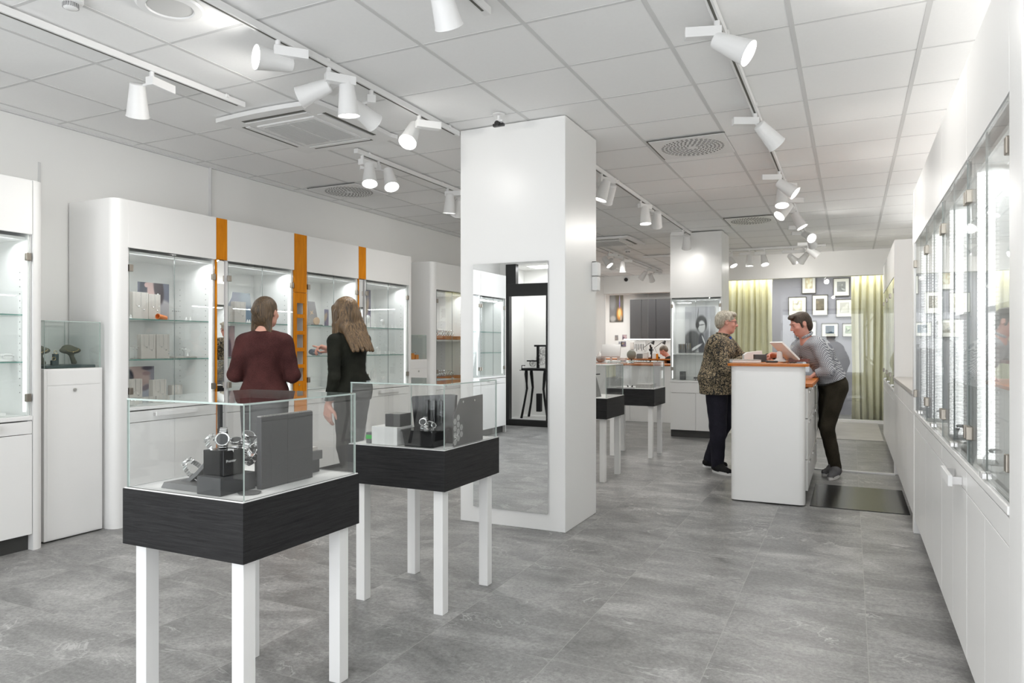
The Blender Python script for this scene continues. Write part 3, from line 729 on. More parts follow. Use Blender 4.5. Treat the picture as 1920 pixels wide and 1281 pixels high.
# ---------------------------------------------------------------- figures: a field of smoothly joined volumes, meshed as one surface
class Field:
    def __init__(s, lo, hi, h):
        s.lo = np.array(lo, float); s.h = h; s.n = np.ceil((np.array(hi) - s.lo) / h).astype(int) + 1
        s.F = np.full(tuple(s.n), 0.2, np.float32)
    def _sub(s, lo, hi):
        a = np.clip(np.floor((np.array(lo) - s.lo) / s.h).astype(int), 0, s.n); b = np.clip(np.ceil((np.array(hi) - s.lo) / s.h).astype(int) + 1, 0, s.n)
        if (b <= a).any(): return None, None
        g = np.meshgrid(*[(s.lo[k] + s.h * np.arange(a[k], b[k])).astype(np.float32) for k in range(3)], indexing='ij')
        return (slice(a[0], b[0]), slice(a[1], b[1]), slice(a[2], b[2])), g
    def _join(s, sl, d, k, op):
        f = s.F[sl]
        if op == 'add':
            if k > 0: h = np.clip(.5 + .5 * (f - d) / k, 0, 1); s.F[sl] = f * (1 - h) + d * h - k * h * (1 - h)
            else: s.F[sl] = np.minimum(f, d)
        else:
            k = max(k, 1e-4); h = np.clip(.5 - .5 * (f + d) / k, 0, 1); s.F[sl] = f * (1 - h) - d * h + k * h * (1 - h)
    def cone(s, a, b, ra, rb, k=.02, op='add'):
        a = np.array(a, float); b = np.array(b, float); R = max(ra, rb) + k + .02
        sl, g = s._sub(np.minimum(a, b) - R, np.maximum(a, b) + R)
        if sl is None: return s
        ab = b - a; L2 = float(ab @ ab) + 1e-12
        px, py, pz = g[0] - a[0], g[1] - a[1], g[2] - a[2]
        t = np.clip((px * ab[0] + py * ab[1] + pz * ab[2]) / L2, 0, 1)
        d = np.sqrt((px - t * ab[0]) ** 2 + (py - t * ab[1]) ** 2 + (pz - t * ab[2]) ** 2) - (ra + t * (rb - ra))
        s._join(sl, d, k, op); return s
    def ell(s, c, r, R=None, k=.02, op='add'):
        c = np.array(c, float); m = max(r) + k + .02
        sl, g = s._sub(c - m, c + m)
        if sl is None: return s
        p = [g[i] - c[i] for i in range(3)]
        if R is not None: R = np.array(R, float); p = [p[0] * R[0][i] + p[1] * R[1][i] + p[2] * R[2][i] for i in range(3)]
        k0 = np.sqrt((p[0] / r[0]) ** 2 + (p[1] / r[1]) ** 2 + (p[2] / r[2]) ** 2); k1 = np.sqrt((p[0] / r[0] ** 2) ** 2 + (p[1] / r[1] ** 2) ** 2 + (p[2] / r[2] ** 2) ** 2) + 1e-9
        d = k0 * (k0 - 1) / k1
        s._join(sl, d, k, op); return s
    def cut(s, point, normal, k=.004):
        """remove everything on the side the normal points to"""
        nrm = np.array(normal, float); nrm /= np.linalg.norm(nrm); p0 = np.array(point, float)
        g = [s.lo[i] + s.h * np.arange(s.n[i]) for i in range(3)]
        d = (-((g[0] - p0[0]) * nrm[0])[:, None, None] - ((g[1] - p0[1]) * nrm[1])[None, :, None] - ((g[2] - p0[2]) * nrm[2])[None, None, :]).astype(np.float32)
        s.F = np.maximum(s.F, -d); return s
    def wrinkle(s, amp, fx, fy, fz, ph=0.0):
        g = [s.lo[i] + s.h * np.arange(s.n[i]) for i in range(3)]
        w = amp * np.sin(fx * g[0][:, None, None] + 2.1 * np.sin(fz * .37 * g[2][None, None, :] + ph)) * np.sin(fz * g[2][None, None, :] + fy * g[1][None, :, None] + ph)
        s.F = s.F + w.astype(np.float32); return s
    def mesh(s, name, mats, parent=None, smooth_it=2):
        F = s.F; F[0] = F[-1] = .1; F[:, 0] = F[:, -1] = .1; F[:, :, 0] = F[:, :, -1] = .1
        ins = F < 0; nx, ny, nz = F.shape
        cnt = np.zeros((nx - 1, ny - 1, nz - 1), np.int8)
        for i in (0, 1):
            for j in (0, 1):
                for k in (0, 1): cnt += ins[i:nx - 1 + i, j:ny - 1 + j, k:nz - 1 + k]
        act = np.argwhere((cnt > 0) & (cnt < 8)); idm = -np.ones(cnt.shape, np.int32); idm[tuple(act.T)] = np.arange(len(act))
        acc = np.zeros((len(act), 3)); num = np.zeros(len(act)); cs = [(i, j, k) for i in (0, 1) for j in (0, 1) for k in (0, 1)]
        for p in cs:
            for ax in range(3):
                if p[ax] == 0:
                    q = list(p); q[ax] = 1
                    a = F[act[:, 0] + p[0], act[:, 1] + p[1], act[:, 2] + p[2]]; b = F[act[:, 0] + q[0], act[:, 1] + q[1], act[:, 2] + q[2]]
                    m = (a < 0) != (b < 0); t = np.where(m, a / np.where(m, a - b, 1), 0); v = np.array(p, float)[None].repeat(len(act), 0); v[:, ax] += t
                    acc[m] += v[m]; num[m] += 1
        V = (act + acc / np.maximum(num, 1)[:, None]) * s.h + s.lo
        Q = []
        for ax in range(3):
            o1, o2 = [(1, 2), (2, 0), (0, 1)][ax]
            A = [slice(None)] * 3; B = [slice(None)] * 3; A[ax] = slice(0, F.shape[ax] - 1); B[ax] = slice(1, None)
            ia = ins[tuple(A)]; ib = ins[tuple(B)]; e = np.argwhere(ia != ib)
            e = e[(e[:, o1] > 0) & (e[:, o2] > 0)]
            sg = ia[tuple(e.T)]
            def cid(d1, d2): c = e.copy(); c[:, o1] -= d1; c[:, o2] -= d2; return idm[tuple(c.T)]
            q = np.stack([cid(0, 0), cid(1, 0), cid(1, 1), cid(0, 1)], 1); q[~sg] = q[~sg][:, ::-1]; Q.append(q)
        Q = np.concatenate(Q); Q = Q[(Q >= 0).all(1)]
        for _ in range(smooth_it):
            S = np.zeros_like(V); c = np.zeros(len(V))
            for a, b in ((0, 1), (1, 2), (2, 3), (3, 0)):
                np.add.at(S, Q[:, a], V[Q[:, b]]); np.add.at(S, Q[:, b], V[Q[:, a]]); np.add.at(c, Q[:, a], 1); np.add.at(c, Q[:, b], 1)
            V = V * .5 + .5 * S / np.maximum(c, 1)[:, None]
        me = bpy.data.meshes.new(name); me.from_pydata(V.tolist(), [], Q[:, ::-1].tolist() if False else Q.tolist()); me.update()
        bmm = bmesh.new(); bmm.from_mesh(me); bmesh.ops.recalc_face_normals(bmm, faces=bmm.faces); bmm.to_mesh(me); bmm.free()
        for p in me.polygons: p.use_smooth = True
        for m in (mats if isinstance(mats, (list, tuple)) else [mats]): me.materials.append(M[m] if isinstance(m, str) else m)
        o = bpy.data.objects.new(name, me); COL.objects.link(o)
        if parent is not None: o.parent = parent
        return o
def V3(*a): return np.array(a, float)
def unit(v): v = np.array(v, float); return v / (np.linalg.norm(v) + 1e-9)
def frame(fwd, up):
    u = unit(up); f = unit(np.array(fwd, float) - u * (np.array(fwd, float) @ u)); r = np.cross(f, u); return np.stack([r, f, u], 1)  # columns right, fwd, up
def skin(name, col):
    m, N, L, P = newmat(name); P.inputs['Base Color'].default_value = (*col, 1); P.inputs['Roughness'].default_value = .5
    P.inputs['Subsurface Weight'].default_value = .0
    return m
M['skin'] = skin('fair_skin', (.62, .33, .25)); M['skin_pink'] = skin('ruddy_skin', (.60, .30, .235))
M['lip'] = skin('lips', (.46, .15, .13)); M['iris'] = simple('dark_eye', (.03, .02, .02), .15)
def hairmat(name, c1, c2, sx=90, sz=2.5):
    m, N, L, P = newmat(name); tc = N.new('ShaderNodeTexCoord'); mp = N.new('ShaderNodeMapping'); mp.inputs['Scale'].default_value = (sx, sx, sz)
    L.new(tc.outputs['Object'], mp.inputs[0]); n = N.new('ShaderNodeTexNoise'); n.inputs['Scale'].default_value = 1.4; n.inputs['Detail'].default_value = 5; n.inputs['Distortion'].default_value = .8
    L.new(mp.outputs[0], n.inputs['Vector']); r = ramp(N, [(.32, c1), (.68, c2)]); L.new(n.outputs['Fac'], r.inputs[0]); L.new(r.outputs[0], P.inputs['Base Color'])
    b = N.new('ShaderNodeBump'); b.inputs['Strength'].default_value = .9; b.inputs['Distance'].default_value = .006; L.new(n.outputs['Fac'], b.inputs['Height']); L.new(b.outputs[0], P.inputs['Normal'])
    P.inputs['Roughness'].default_value = .45; return m
def fabric(name, c1, c2, scale=300, rough=.9, bump=.3):
    m, N, L, P = newmat(name); tc = N.new('ShaderNodeTexCoord'); n = N.new('ShaderNodeTexNoise'); n.inputs['Scale'].default_value = scale; n.inputs['Detail'].default_value = 3
    L.new(tc.outputs['Object'], n.inputs['Vector']); n2 = N.new('ShaderNodeTexNoise'); n2.inputs['Scale'].default_value = 6; L.new(tc.outputs['Object'], n2.inputs['Vector'])
    a = N.new('ShaderNodeMath'); a.operation = 'ADD'; L.new(n.outputs['Fac'], a.inputs[0]); L.new(n2.outputs['Fac'], a.inputs[1])
    r = ramp(N, [(.38, c1), (.62, c2)]); mm = N.new('ShaderNodeMath'); mm.operation = 'MULTIPLY'; mm.inputs[1].default_value = .5; L.new(a.outputs[0], mm.inputs[0]); L.new(mm.outputs[0], r.inputs[0]); L.new(r.outputs[0], P.inputs['Base Color'])
    b = N.new('ShaderNodeBump'); b.inputs['Strength'].default_value = bump; b.inputs['Distance'].default_value = .002; L.new(n.outputs['Fac'], b.inputs['Height']); L.new(b.outputs[0], P.inputs['Normal'])
    P.inputs['Roughness'].default_value = rough; P.inputs['Specular IOR Level'].default_value = .25; return m

def add_hand(F, wr, d, palm_n, side, curl, pointing=False, s=1.0, flat=False):
    """palm, five separate tapered fingers; d = finger direction, palm_n = palm facing, side=+1 right hand"""
    d = unit(d); n = unit(np.array(palm_n, float) - d * (np.array(palm_n, float) @ d)); x = np.cross(d, n) * (-side)  # towards the thumb
    wr = np.array(wr, float)
    offs = [.030, .010, -.011, -.030]; L0 = [.038, .043, .040, .031]
    for i, o in enumerate(offs):
        kn = wr + d * (.092 - .006 * abs(i - 1)) * s + x * o * s
        F.cone(wr + x * o * .55 * s + d * .01, kn, .0155 * s, .0115 * s, k=.012)
        c = curl[i]; p = kn; a = c * .9; dd = d
        for q, (l, r0, r1) in enumerate(((L0[i] * 1.05, .0098, .0088), (L0[i] * .68, .0088, .0080), (L0[i] * .52, .0080, .0066))):
            aa = a * (1 + q); aa = min(aa, c * 2.6)
            v = d * math.cos(aa) + n * math.sin(aa); pn = p + v * l * s
            F.cone(p, pn, r0 * s, r1 * s, k=.0025); p = pn
    tb = wr + d * .025 * s + x * .026 * s; t1 = tb + unit(d * .7 + x * .75 + n * .25) * .042 * s; t2 = t1 + unit(d * .9 + x * .35 + n * .25) * .032 * s; t3 = t2 + unit(d * .95 + x * .1 + n * .3) * .026 * s
    F.cone(tb, t1, .0165 * s, .0125 * s, k=.012).cone(t1, t2, .0125 * s, .0105 * s, k=.003).cone(t2, t3, .0105 * s, .0080 * s, k=.003)

def add_head(F, c, fwd, up, s=1.0, ears=True):
    R = frame(fwd, up); P = lambda x, y, z: c + (R @ V3(x, y, z)) * s
    F.ell(P(0, -.012, .030), (.074 * s, .094 * s, .086 * s), R, .02)
    F.ell(P(0, .030, -.028), (.058 * s, .062 * s, .080 * s), R, .03)
    F.ell(P(0, .050, -.082), (.034 * s, .034 * s, .024 * s), R, .025)
    F.ell(P(0, .020, -.065), (.050 * s, .050 * s, .030 * s), R, .02)
    F.ell(P(0, .078, .030), (.046 * s, .016 * s, .010 * s), R, .012)
    F.cone(P(0, .086, .016), P(0, .108, -.020), .007 * s, .0125 * s, .010); F.ell(P(0, .098, -.024), (.017 * s, .012 * s, .008 * s), R, .006)
    for sx in (-1, 1):
        F.ell(P(.030 * sx, .094, .010), (.017 * s, .012 * s, .011 * s), R, .010, 'sub'); F.ell(P(.030 * sx, .073, .009), (.014 * s,) * 3, None, .003)
        F.ell(P(.042 * sx, .060, -.022), (.020 * s, .018 * s, .018 * s), R, .015)
        if ears:
            F.ell(P(.074 * sx, -.006, .0), (.009 * s, .019 * s, .031 * s), R, .006); F.ell(P(.084 * sx, .0, .004), (.006 * s, .009 * s, .017 * s), R, .004, 'sub')
    F.ell(P(0, .084, -.046), (.022 * s, .012 * s, .006 * s), R, .005); F.ell(P(0, .082, -.057), (.019 * s, .012 * s, .007 * s), R, .005)
    F.ell(P(0, .096, -.0515), (.020 * s, .010 * s, .0018 * s), R, .003, 'sub')
    return R, P
def figure(label, loc, rz, J, skin_m='skin', h=.0055, build=1.0, hands=None, hs=1.0, bounds=None, female=False, group=None):
    """body as one continuous surface. J: joints in local metres, facing +y"""
    g = {k: V3(*v) for k, v in J.items()}
    F = Field(bounds[0], bounds[1], h)
    up = unit(g['neck'] - g['pelvis']); hipv = unit(g['hipR'] - g['hipL']); shv = unit(g['shR'] - g['shL'])
    Rp = frame(np.cross(up, hipv) * 1.0, up); Rc = frame(np.cross(unit(g['neck'] - g['chest']) if 'chest' in g else up, shv), unit(g['neck'] - g['waist']))
    B = build
    F.ell(g['pelvis'], (.155 * B, .115 * B, .115), Rp, .04); F.ell(g['waist'], (.125 * B, .098 * B, .13), Rp, .06)
    F.ell(g['chest'], (.150 * B, .108 * B, .15), Rc, .06); F.ell(g['neck'] - unit(g['neck'] - g['chest']) * .055, (.155 * B, .075, .05), Rc, .05)
    if female:
        for sx in (-1, 1): F.ell(g['chest'] + Rc @ V3(.065 * sx, .085, .01), (.055, .05, .055), Rc, .04)
    for a in ('L', 'R'):
        F.cone(g['sh' + a], g['el' + a], .050 * B, .037, .03).cone(g['el' + a], g['wr' + a], .037, .024, .02)
        F.cone(g['hip' + a], g['kn' + a], .082 * B, .052, .04).cone(g['kn' + a], g['an' + a], .050, .034, .02)
        ft = unit(g['toe' + a] - g['an' + a] * V3(1, 1, 0)) if False else unit((g['toe' + a] - g['an' + a]) * V3(1, 1, 0))
        ca = g['an' + a]; F.cone(ca + V3(0, 0, -.02) - ft * .02, V3(ca[0], ca[1], .045 + g['toe' + a][2]) + ft * .12, .034, .024, .02)
        side = 1 if a == 'R' else -1
        if hands and a in hands:
            d, pn, curl = hands[a]; add_hand(F, g['wr' + a], d, pn, side, curl, s=hs)
    F.cone(g['neck'] - unit(g['head'] - g['neck']) * .03, g['head'] + unit(g['neck'] - g['head']) * .03, .056 * B ** .5, .050, .03)
    R, P = add_head(F, g['head'], J['face'], J['hup'], 1.0)
    o = F.mesh('person', [skin_m]); o.location = loc; o.rotation_euler = (0, 0, rz)
    tag(o, label, 'person', group)
    return o, g, R, P, Rp, Rc
def top_garment(o, g, Rp, Rc, name, mat, B=1.0, t=.016, sleeve=(.062, .048, .040), bounds=None, hem=None, neckcut=None, cuff=.015, drop=.10, h=.0065, wr=(.0025, 40, 30, 55), flare=0.0, female=False, sub=()):
    F = Field(bounds[0], bounds[1], h)
    F.ell(g['pelvis'], ((.155 + flare) * B + t, (.115 + flare) * B + t, .13), Rp, .04); F.ell(g['waist'], (.125 * B + t, .098 * B + t, .14), Rp, .06)
    F.ell(g['chest'], (.150 * B + t, .108 * B + t, .16), Rc, .06); F.ell(g['neck'] - unit(g['neck'] - g['chest']) * .060, (.160 * B + t * .5, .078 + t * .4, .055), Rc, .05)
    if female:
        for sx in (-1, 1): F.ell(g['chest'] + Rc @ V3(.065 * sx, .085, .01), (.062, .058, .062), Rc, .04)
    if drop: F.cone(g['pelvis'] - V3(.05, 0, 0), g['pelvis'] - V3(.05, 0, drop), .12 * B + flare, .12 * B + flare, .05).cone(g['pelvis'] + V3(.05, 0, 0), g['pelvis'] + V3(.05, 0, -drop), .12 * B + flare, .12 * B + flare, .05)
    for a in ('L', 'R'):
        w = g['wr' + a] + unit(g['el' + a] - g['wr' + a]) * cuff
        F.cone(g['sh' + a], g['el' + a], sleeve[0] * B, sleeve[1], .03).cone(g['el' + a], w, sleeve[1], sleeve[2], .02)
        F2 = g['wr' + a] - g['el' + a]
    F.wrinkle(*wr)
    for a in ('L', 'R'):
        w = g['wr' + a] + unit(g['el' + a] - g['wr' + a]) * cuff
        # clean cuff
        d = unit(w - g['el' + a]); c = w + d * .05; F.ell(c, (.052,) * 3, None, .003, 'sub')
    if hem is not None: F.cut(*hem)
    for q in sub: F.ell(*q[:2], q[2] if len(q) > 2 else None, .006, 'sub')
    if neckcut is not None: F.ell(neckcut[0], neckcut[1], neckcut[2] if len(neckcut) > 2 else None, .006, 'sub')
    return F.mesh(name, [mat], o)
def trousers(o, g, Rp, mat, B=1.0, bounds=None, r=(.105, .072, .056), top=.10, hem=.03, h=.0065, wr=(.002, 30, 25, 38), name='trousers'):
    F = Field(bounds[0], bounds[1], h)
    F.ell(g['pelvis'], (.163 * B, .124 * B, .125), Rp, .04)
    for a in ('L', 'R'):
        e = g['an' + a] + unit(g['an' + a] - g['kn' + a]) * hem
        F.cone(g['hip' + a], g['kn' + a], r[0] * B, r[1], .035).cone(g['kn' + a], e, r[1], r[2], .02)
    F.wrinkle(*wr)
    up = unit(g['waist'] - g['pelvis']); F.cut(g['pelvis'] + up * top, up)
    return F.mesh(name, [mat], o)
def shoe(o, g, a, mat, sole='paper', L=.27, h=.004, name='shoe'):
    an = g['an' + a]; tz = g['toe' + a][2]; ft = unit((g['toe' + a] - an) * V3(1, 1, 0)); b0 = V3(an[0], an[1], tz); R = frame(ft, (0, 0, 1))
    pitch = math.atan2(g['an' + a][2] - .085 - tz, .16); 
    F = Field(b0 - V3(.34, .34, .02), b0 + V3(.34, .34, .24), h)
    hz = max(0.0, an[2] - .085 - tz)
    F.cone(b0 - ft * .035 + V3(0, 0, .052 + hz), b0 + ft * .04 + V3(0, 0, .055 + hz * .7), .042, .046, .02).cone(b0 + ft * .04 + V3(0, 0, .048 + hz * .5), b0 + ft * .165 + V3(0, 0, .036), .044, .032, .03)
    F.cone(an + V3(0, 0, -.03), an + V3(0, 0, .012), .046, .046, .02)
    F.cut(b0 + V3(0, 0, .020 + .0), (0, 0, -1)) if hz < .01 else None
    F.ell(an + V3(0, 0, .045), (.040, .040, .038), None, .004, 'sub')
    s = F.mesh(name, [mat], o)
    pts = []
    for k in range(24):
        t = 2 * PI * k / 24; x = .046 * math.cos(t) * (1.0 if math.sin(t) > 0 else .85); y = .062 + .140 * math.sin(t); pts.append((x, y))
    M4 = Matrix.Translation(Vector((an[0], an[1], tz))) @ Matrix(R.tolist()).to_4x4()
    if hz > .01: M4 = Matrix.Translation(Vector((an[0], an[1], tz))) @ Matrix(R.tolist()).to_4x4() @ Matrix.Translation((0, .20, 0)) @ Matrix.Rotation(-math.atan2(hz, .2), 4, 'X') @ Matrix.Translation((0, -.20, 0))
    MB().prism(pts[::1], .001, .028, M4=M4).out('sole', sole, s)
    return s
def eyes(o, R, P, brow='iris'):
    for sx in (-1, 1):
        MB().ball(tuple(P(.030 * sx, .0835, .0085)), .0052, 8, (1, 1, 1)).out('eye', 'iris', o, smooth=True)
        MB().tube([tuple(P(.016 * sx, .094, .026)), tuple(P(.030 * sx, .094, .031)), tuple(P(.046 * sx, .084, .026))], [.0022, .003, .0016], 6).out('eyebrow', brow, o, smooth=True)
    MB().tube([tuple(P(-.019, .088, -.050)), tuple(P(-.008, .0945, -.049)), tuple(P(.008, .0945, -.049)), tuple(P(.019, .088, -.050))], [.002, .0042, .0042, .002], 6).out('lips', 'lip', o, smooth=True)

def wdir(r, f):  # rotation about z that makes local +y point to photo right*r + away*f
    x = rX[0] * r + fX[0] * f; y = rX[1] * r + fX[1] * f
    return math.atan2(y, x) - PI / 2
def local(v, rz):  # photo-frame direction (right, away, up) -> figure local
    x = rX[0] * v[0] + fX[0] * v[1]; y = rX[1] * v[0] + fX[1] * v[1]; c, s = math.cos(-rz), math.sin(-rz)
    return V3(c * x - s * y, s * x + c * y, v[2])

# ---- woman in the maroon sweater, back to us
M['hair_brown'] = hairmat('brown_hair', (.022, .014, .008), (.13, .080, .038)); M['maroon'] = fabric('maroon_knit', (.035, .010, .010), (.085, .028, .026), 220)
M['skirt'] = fabric('dark_skirt', (.03, .03, .032), (.06, .06, .062), 200)
rz = wdir(-.06, 1); W1 = from_px(495, 1000, 0)
k = 5.45; a = (496 - 960) / PX_F; W1 = (C_ * a * k - S_ * k, S_ * a * k + C_ * k, 0)
J = dict(pelvis=(0, 0, .93), waist=(0, .005, 1.08), chest=(0, .0, 1.255), neck=(0, -.01, 1.42), head=(.012, .02, 1.553), shL=(-.155, 0, 1.325), shR=(.155, 0, 1.325),
         elL=(-.215, -.02, 1.075), elR=(.215, -.01, 1.07), wrL=(-.12, .20, 1.06), wrR=(.12, .20, 1.05), hipL=(-.09, 0, .90), hipR=(.09, 0, .90), knL=(-.095, .02, .49), knR=(.095, .02, .49),
         anL=(-.10, 0, .085), anR=(.10, 0, .085), toeL=(-.11, .15, 0), toeR=(.12, .15, 0), face=(.35, 1, -.08), hup=(0, 0.02, 1))
BN = ((-.34, -.30, 0), (.34, .36, 1.70))
o, g, R, P, Rp, Rc = figure('person in a maroon knitted sweater with brown half-up hair, seen from behind', W1, rz, J, hands=dict(L=((.75, .6, .0), (0, 0, 1), (.5, .5, .5, .5)), R=((-.75, .6, .0), (0, 0, 1), (.5, .5, .5, .5))), bounds=BN, female=True, build=.98)
top_garment(o, g, Rp, Rc, 'sweater', 'maroon', 1.02, .018, (.064, .056, .042), bounds=BN, hem=((0, 0, .915), (0, 0, -1)), neckcut=((0, .0, 1.475), (.078, .078, .045)), female=True, wr=(.003, 22, 30, 34))
F = Field((-.30, -.26, .3), (.30, .30, 1.05), .007); F.cone((-.06, 0, .95), (-.05, .0, .55), .125, .115, .06).cone((.06, 0, .95), (.05, 0, .55), .125, .115, .06); F.cut((0, 0, .935), (0, 0, 1)).cut((0, 0, .48), (0, 0, -1)); F.wrinkle(.002, 30, 10, 8)
F.mesh('skirt', ['skirt'], o)
for a_ in 'LR': shoe(o, g, a_, 'black', 'black')
F = Field((-.16, -.18, 1.28), (.17, .16, 1.70), .004)
F.ell(P(0, -.022, .040), (.083, .100, .088), R, .01); F.ell(P(0, -.055, -.01), (.078, .068, .10), R, .03)
F.ell(P(-.02, -.115, .01), (.034, .028, .034), R, .03)
for (x0, x1, dz, r) in ((-.068, -.092, -.19, .022), (-.045, -.060, -.175, .022), (-.018, -.026, -.14, .022), (.012, .018, -.135, .020), (.040, .048, -.17, .022), (.064, .072, -.195, .021)):
    F.cone(P(x0, -.06, -.03), P(x1, -.055, dz), r, .009, .022)
F.ell(P(0, .085, -.02), (.062, .06, .085), R, .012, 'sub'); F.ell(P(.080, .005, -.01), (.018, .022, .03), R, .006, 'sub')
F.mesh('hair', ['hair_brown'], o)

# ---- woman in the black top pointing at the cabinet
M['hair_long'] = hairmat('long_ash_brown_hair', (.035, .020, .009), (.20, .125, .06), 60, 1.6); M['blacktop'] = fabric('black_jersey', (.006, .007, .005), (.018, .019, .013), 250); M['greytrs'] = fabric('dark_grey_trousers', (.022, .021, .019), (.045, .043, .040), 200)
rz = wdir(-.80, .52)
k = 5.62; a = (655 - 960) / PX_F; W2 = (C_ * a * k - S_ * k, S_ * a * k + C_ * k, 0)
hu = unit(local((-.03, 0, 1), rz))
J = dict(pelvis=(0, -.035, .96), waist=(0, -.015, 1.12), chest=(0, .0, 1.27), neck=(0, -.01, 1.415), head=(0, .045, 1.565), shL=(-.165, -.005, 1.335), shR=(.165, 0.0, 1.345),
         elL=(-.215, -.06, 1.06), elR=(.185, .13, 1.11), wrL=(-.185, .04, .84), wrR=(.10, .315, 1.265), hipL=(-.085, -.03, .92), hipR=(.085, -.03, .92), knL=(-.065, -.015, .50), knR=(.065, .0, .50),
         anL=(-.055, -.08, .115), anR=(.055, -.03, .115), toeL=(-.06, .06, 0), toeR=(.06, .11, 0), face=(0.05, 1, -.20), hup=(0, .20, 1))
BN = ((-.34, -.34, 0), (.34, .56, 1.72))
pd = local((-1, .1, .28), rz)
o, g, R, P, Rp, Rc = figure('person with long straight brown hair in a black top, pointing at the lit cabinet', W2, rz, J, skin_m='skin', hands=dict(L=((.05, .12, -1), (1, .1, 0), (.35, .4, .45, .5)), R=(pd, (-.5, 0, -1), (.02, .95, 1.0, 1.05))), bounds=BN, female=True, build=.95, h=.005)
top_garment(o, g, Rp, Rc, 'long_sleeved_top', 'blacktop', .96, .010, (.058, .045, .034), bounds=BN, hem=((0, 0, .87), (0, 0, -1)), neckcut=((0, -.05, 1.44), (.105, .10, .062)), female=True, wr=(.002, 40, 20, 60), drop=.05)
trousers(o, g, Rp, 'greytrs', .95, BN, r=(.092, .060, .040))
for a_ in 'LR': shoe(o, g, a_, 'black', 'black', name='heeled_shoe')
F = Field((-.22, -.26, 1.12), (.22, .24, 1.72), .0045)
F.ell(P(0, -.012, .040), (.084, .103, .086), R, .01); F.ell(P(0, -.045, -.02), (.082, .075, .11), R, .03)
for x in (-.070, -.045, -.018, .012, .040, .068):
    F.cone(P(x, -.05, -.02), P(x * 1.25, -.07, -.14), .034, .034, .02).cone(P(x * 1.25, -.07, -.14), P(x * 1.45, -.17 + abs(x) * .4, -.34), .034, .014, .02)
for sx in (-1, 1):
    F.cone(P(.074 * sx, .02, .0), P(.086 * sx, .045, -.16), .024, .022, .02).cone(P(.086 * sx, .045, -.16), P(.09 * sx, .03, -.32), .022, .010, .015)
    F.cone(P(.060 * sx, .060, .05), P(.075 * sx, .062, -.09), .020, .018, .02)
for (x0, y0, z0, x1, y1, z1, r) in ((-.086, .045, -.14, -.082, .075, -.36, .024), (-.075, .06, -.10, -.060, .098, -.33, .020), (-.088, .0, -.10, -.105, .02, -.34, .026), (-.085, -.03, -.08, -.100, -.05, -.30, .026)):
    F.cone(P(x0, y0, z0), P(x1, y1, z1), r, r * .45, .02)
F.ell(P(0, .105, -.03), (.052, .05, .075), R, .01, 'sub'); F.wrinkle(.0012, 120, 8, 2)
F.mesh('hair', ['hair_long'], o)

# ---- grey haired man in a patterned shirt, left of the counter
def shirt_pattern():
    m, N, L, P = newmat('dark_floral_shirt_cloth'); tc = N.new('ShaderNodeTexCoord'); mp = N.new('ShaderNodeMapping'); mp.inputs['Scale'].default_value = (1, 1, 1); L.new(tc.outputs['Object'], mp.inputs[0])
    n = N.new('ShaderNodeTexNoise'); n.inputs['Scale'].default_value = 55; n.inputs['Detail'].default_value = 2.5; n.inputs['Distortion'].default_value = 1.5; L.new(mp.outputs[0], n.inputs['Vector'])
    n2 = N.new('ShaderNodeTexVoronoi'); n2.inputs['Scale'].default_value = 60; L.new(mp.outputs[0], n2.inputs['Vector'])
    r = ramp(N, [(.44, (.010, .013, .014)), (.50, (.06, .05, .03)), (.55, (.26, .20, .12)), (.66, (.42, .34, .22))]); L.new(n.outputs['Fac'], r.inputs[0])
    x = N.new('ShaderNodeMix'); x.data_type = 'RGBA'; rr = ramp(N, [(.18, (1, 1, 1)), (.26, (0, 0, 0))]); L.new(n2.outputs['Distance'], rr.inputs[0]); mm = N.new('ShaderNodeMath'); mm.operation = 'MULTIPLY'; mm.inputs[1].default_value = .35; L.new(rr.outputs[0], mm.inputs[0])
    L.new(mm.outputs[0], x.inputs[0]); L.new(r.outputs[0], x.inputs[6]); x.inputs[7].default_value = (.06, .07, .08, 1); L.new(x.outputs[2], P.inputs['Base Color']); P.inputs['Roughness'].default_value = .85
    return m
M['floral'] = shirt_pattern(); M['navytr'] = fabric('dark_navy_trousers', (.008, .008, .014), (.022, .021, .032), 200); M['hair_grey'] = hairmat('silver_grey_hair', (.20, .18, .14), (.62, .58, .48), 110, 8)
M['bluetee'] = simple('blue_tshirt', (.02, .08, .40), .9)
rz = wdir(.86, -.42)
k = 7.32; a = (1352 - 960) / PX_F; W3 = (C_ * a * k - S_ * k, S_ * a * k + C_ * k, 0)
lc = lambda r, f, u: tuple(local((r, f, 0), rz) + V3(0, 0, u))
# joints given in the photo frame: right, away, height
J = dict(pelvis=lc(-.045, 0, .95), waist=lc(-.055, 0, 1.09), chest=lc(-.015, 0, 1.245), neck=lc(.02, 0, 1.405), head=lc(.055, -.005, 1.535), shL=lc(.10, .15, 1.32), shR=lc(-.10, -.14, 1.32),
         elL=lc(.26, .18, 1.17), elR=lc(-.03, -.22, 1.06), wrL=lc(.40, .10, 1.185), wrR=lc(.20, -.05, 1.155), hipL=lc(.02, .08, .90), hipR=lc(-.07, -.07, .90), knL=lc(.06, .13, .47), knR=lc(-.06, -.09, .48),
         anL=lc(-.08, .14, .10), anR=lc(-.065, -.10, .09), toeL=lc(.07, .16, .0), toeR=lc(.0, -.24, .0), face=lc(1, -.18, -.12), hup=lc(.12, 0, 1))
BN = ((-.44, -.44, 0), (.44, .56, 1.68))
o, g, R, P, Rp, Rc = figure('person with silver grey hair and glasses in a dark floral shirt, leaning on the counter', W3, rz, J, skin_m='skin_pink', hands=dict(L=(lc(1, -.3, .0), lc(0, 0, -1), (.35, .4, .45, .5)), R=(lc(1, .3, -.05), lc(0, 0, -1), (.25, .3, .3, .35))), bounds=BN, build=1.14, h=.0052)
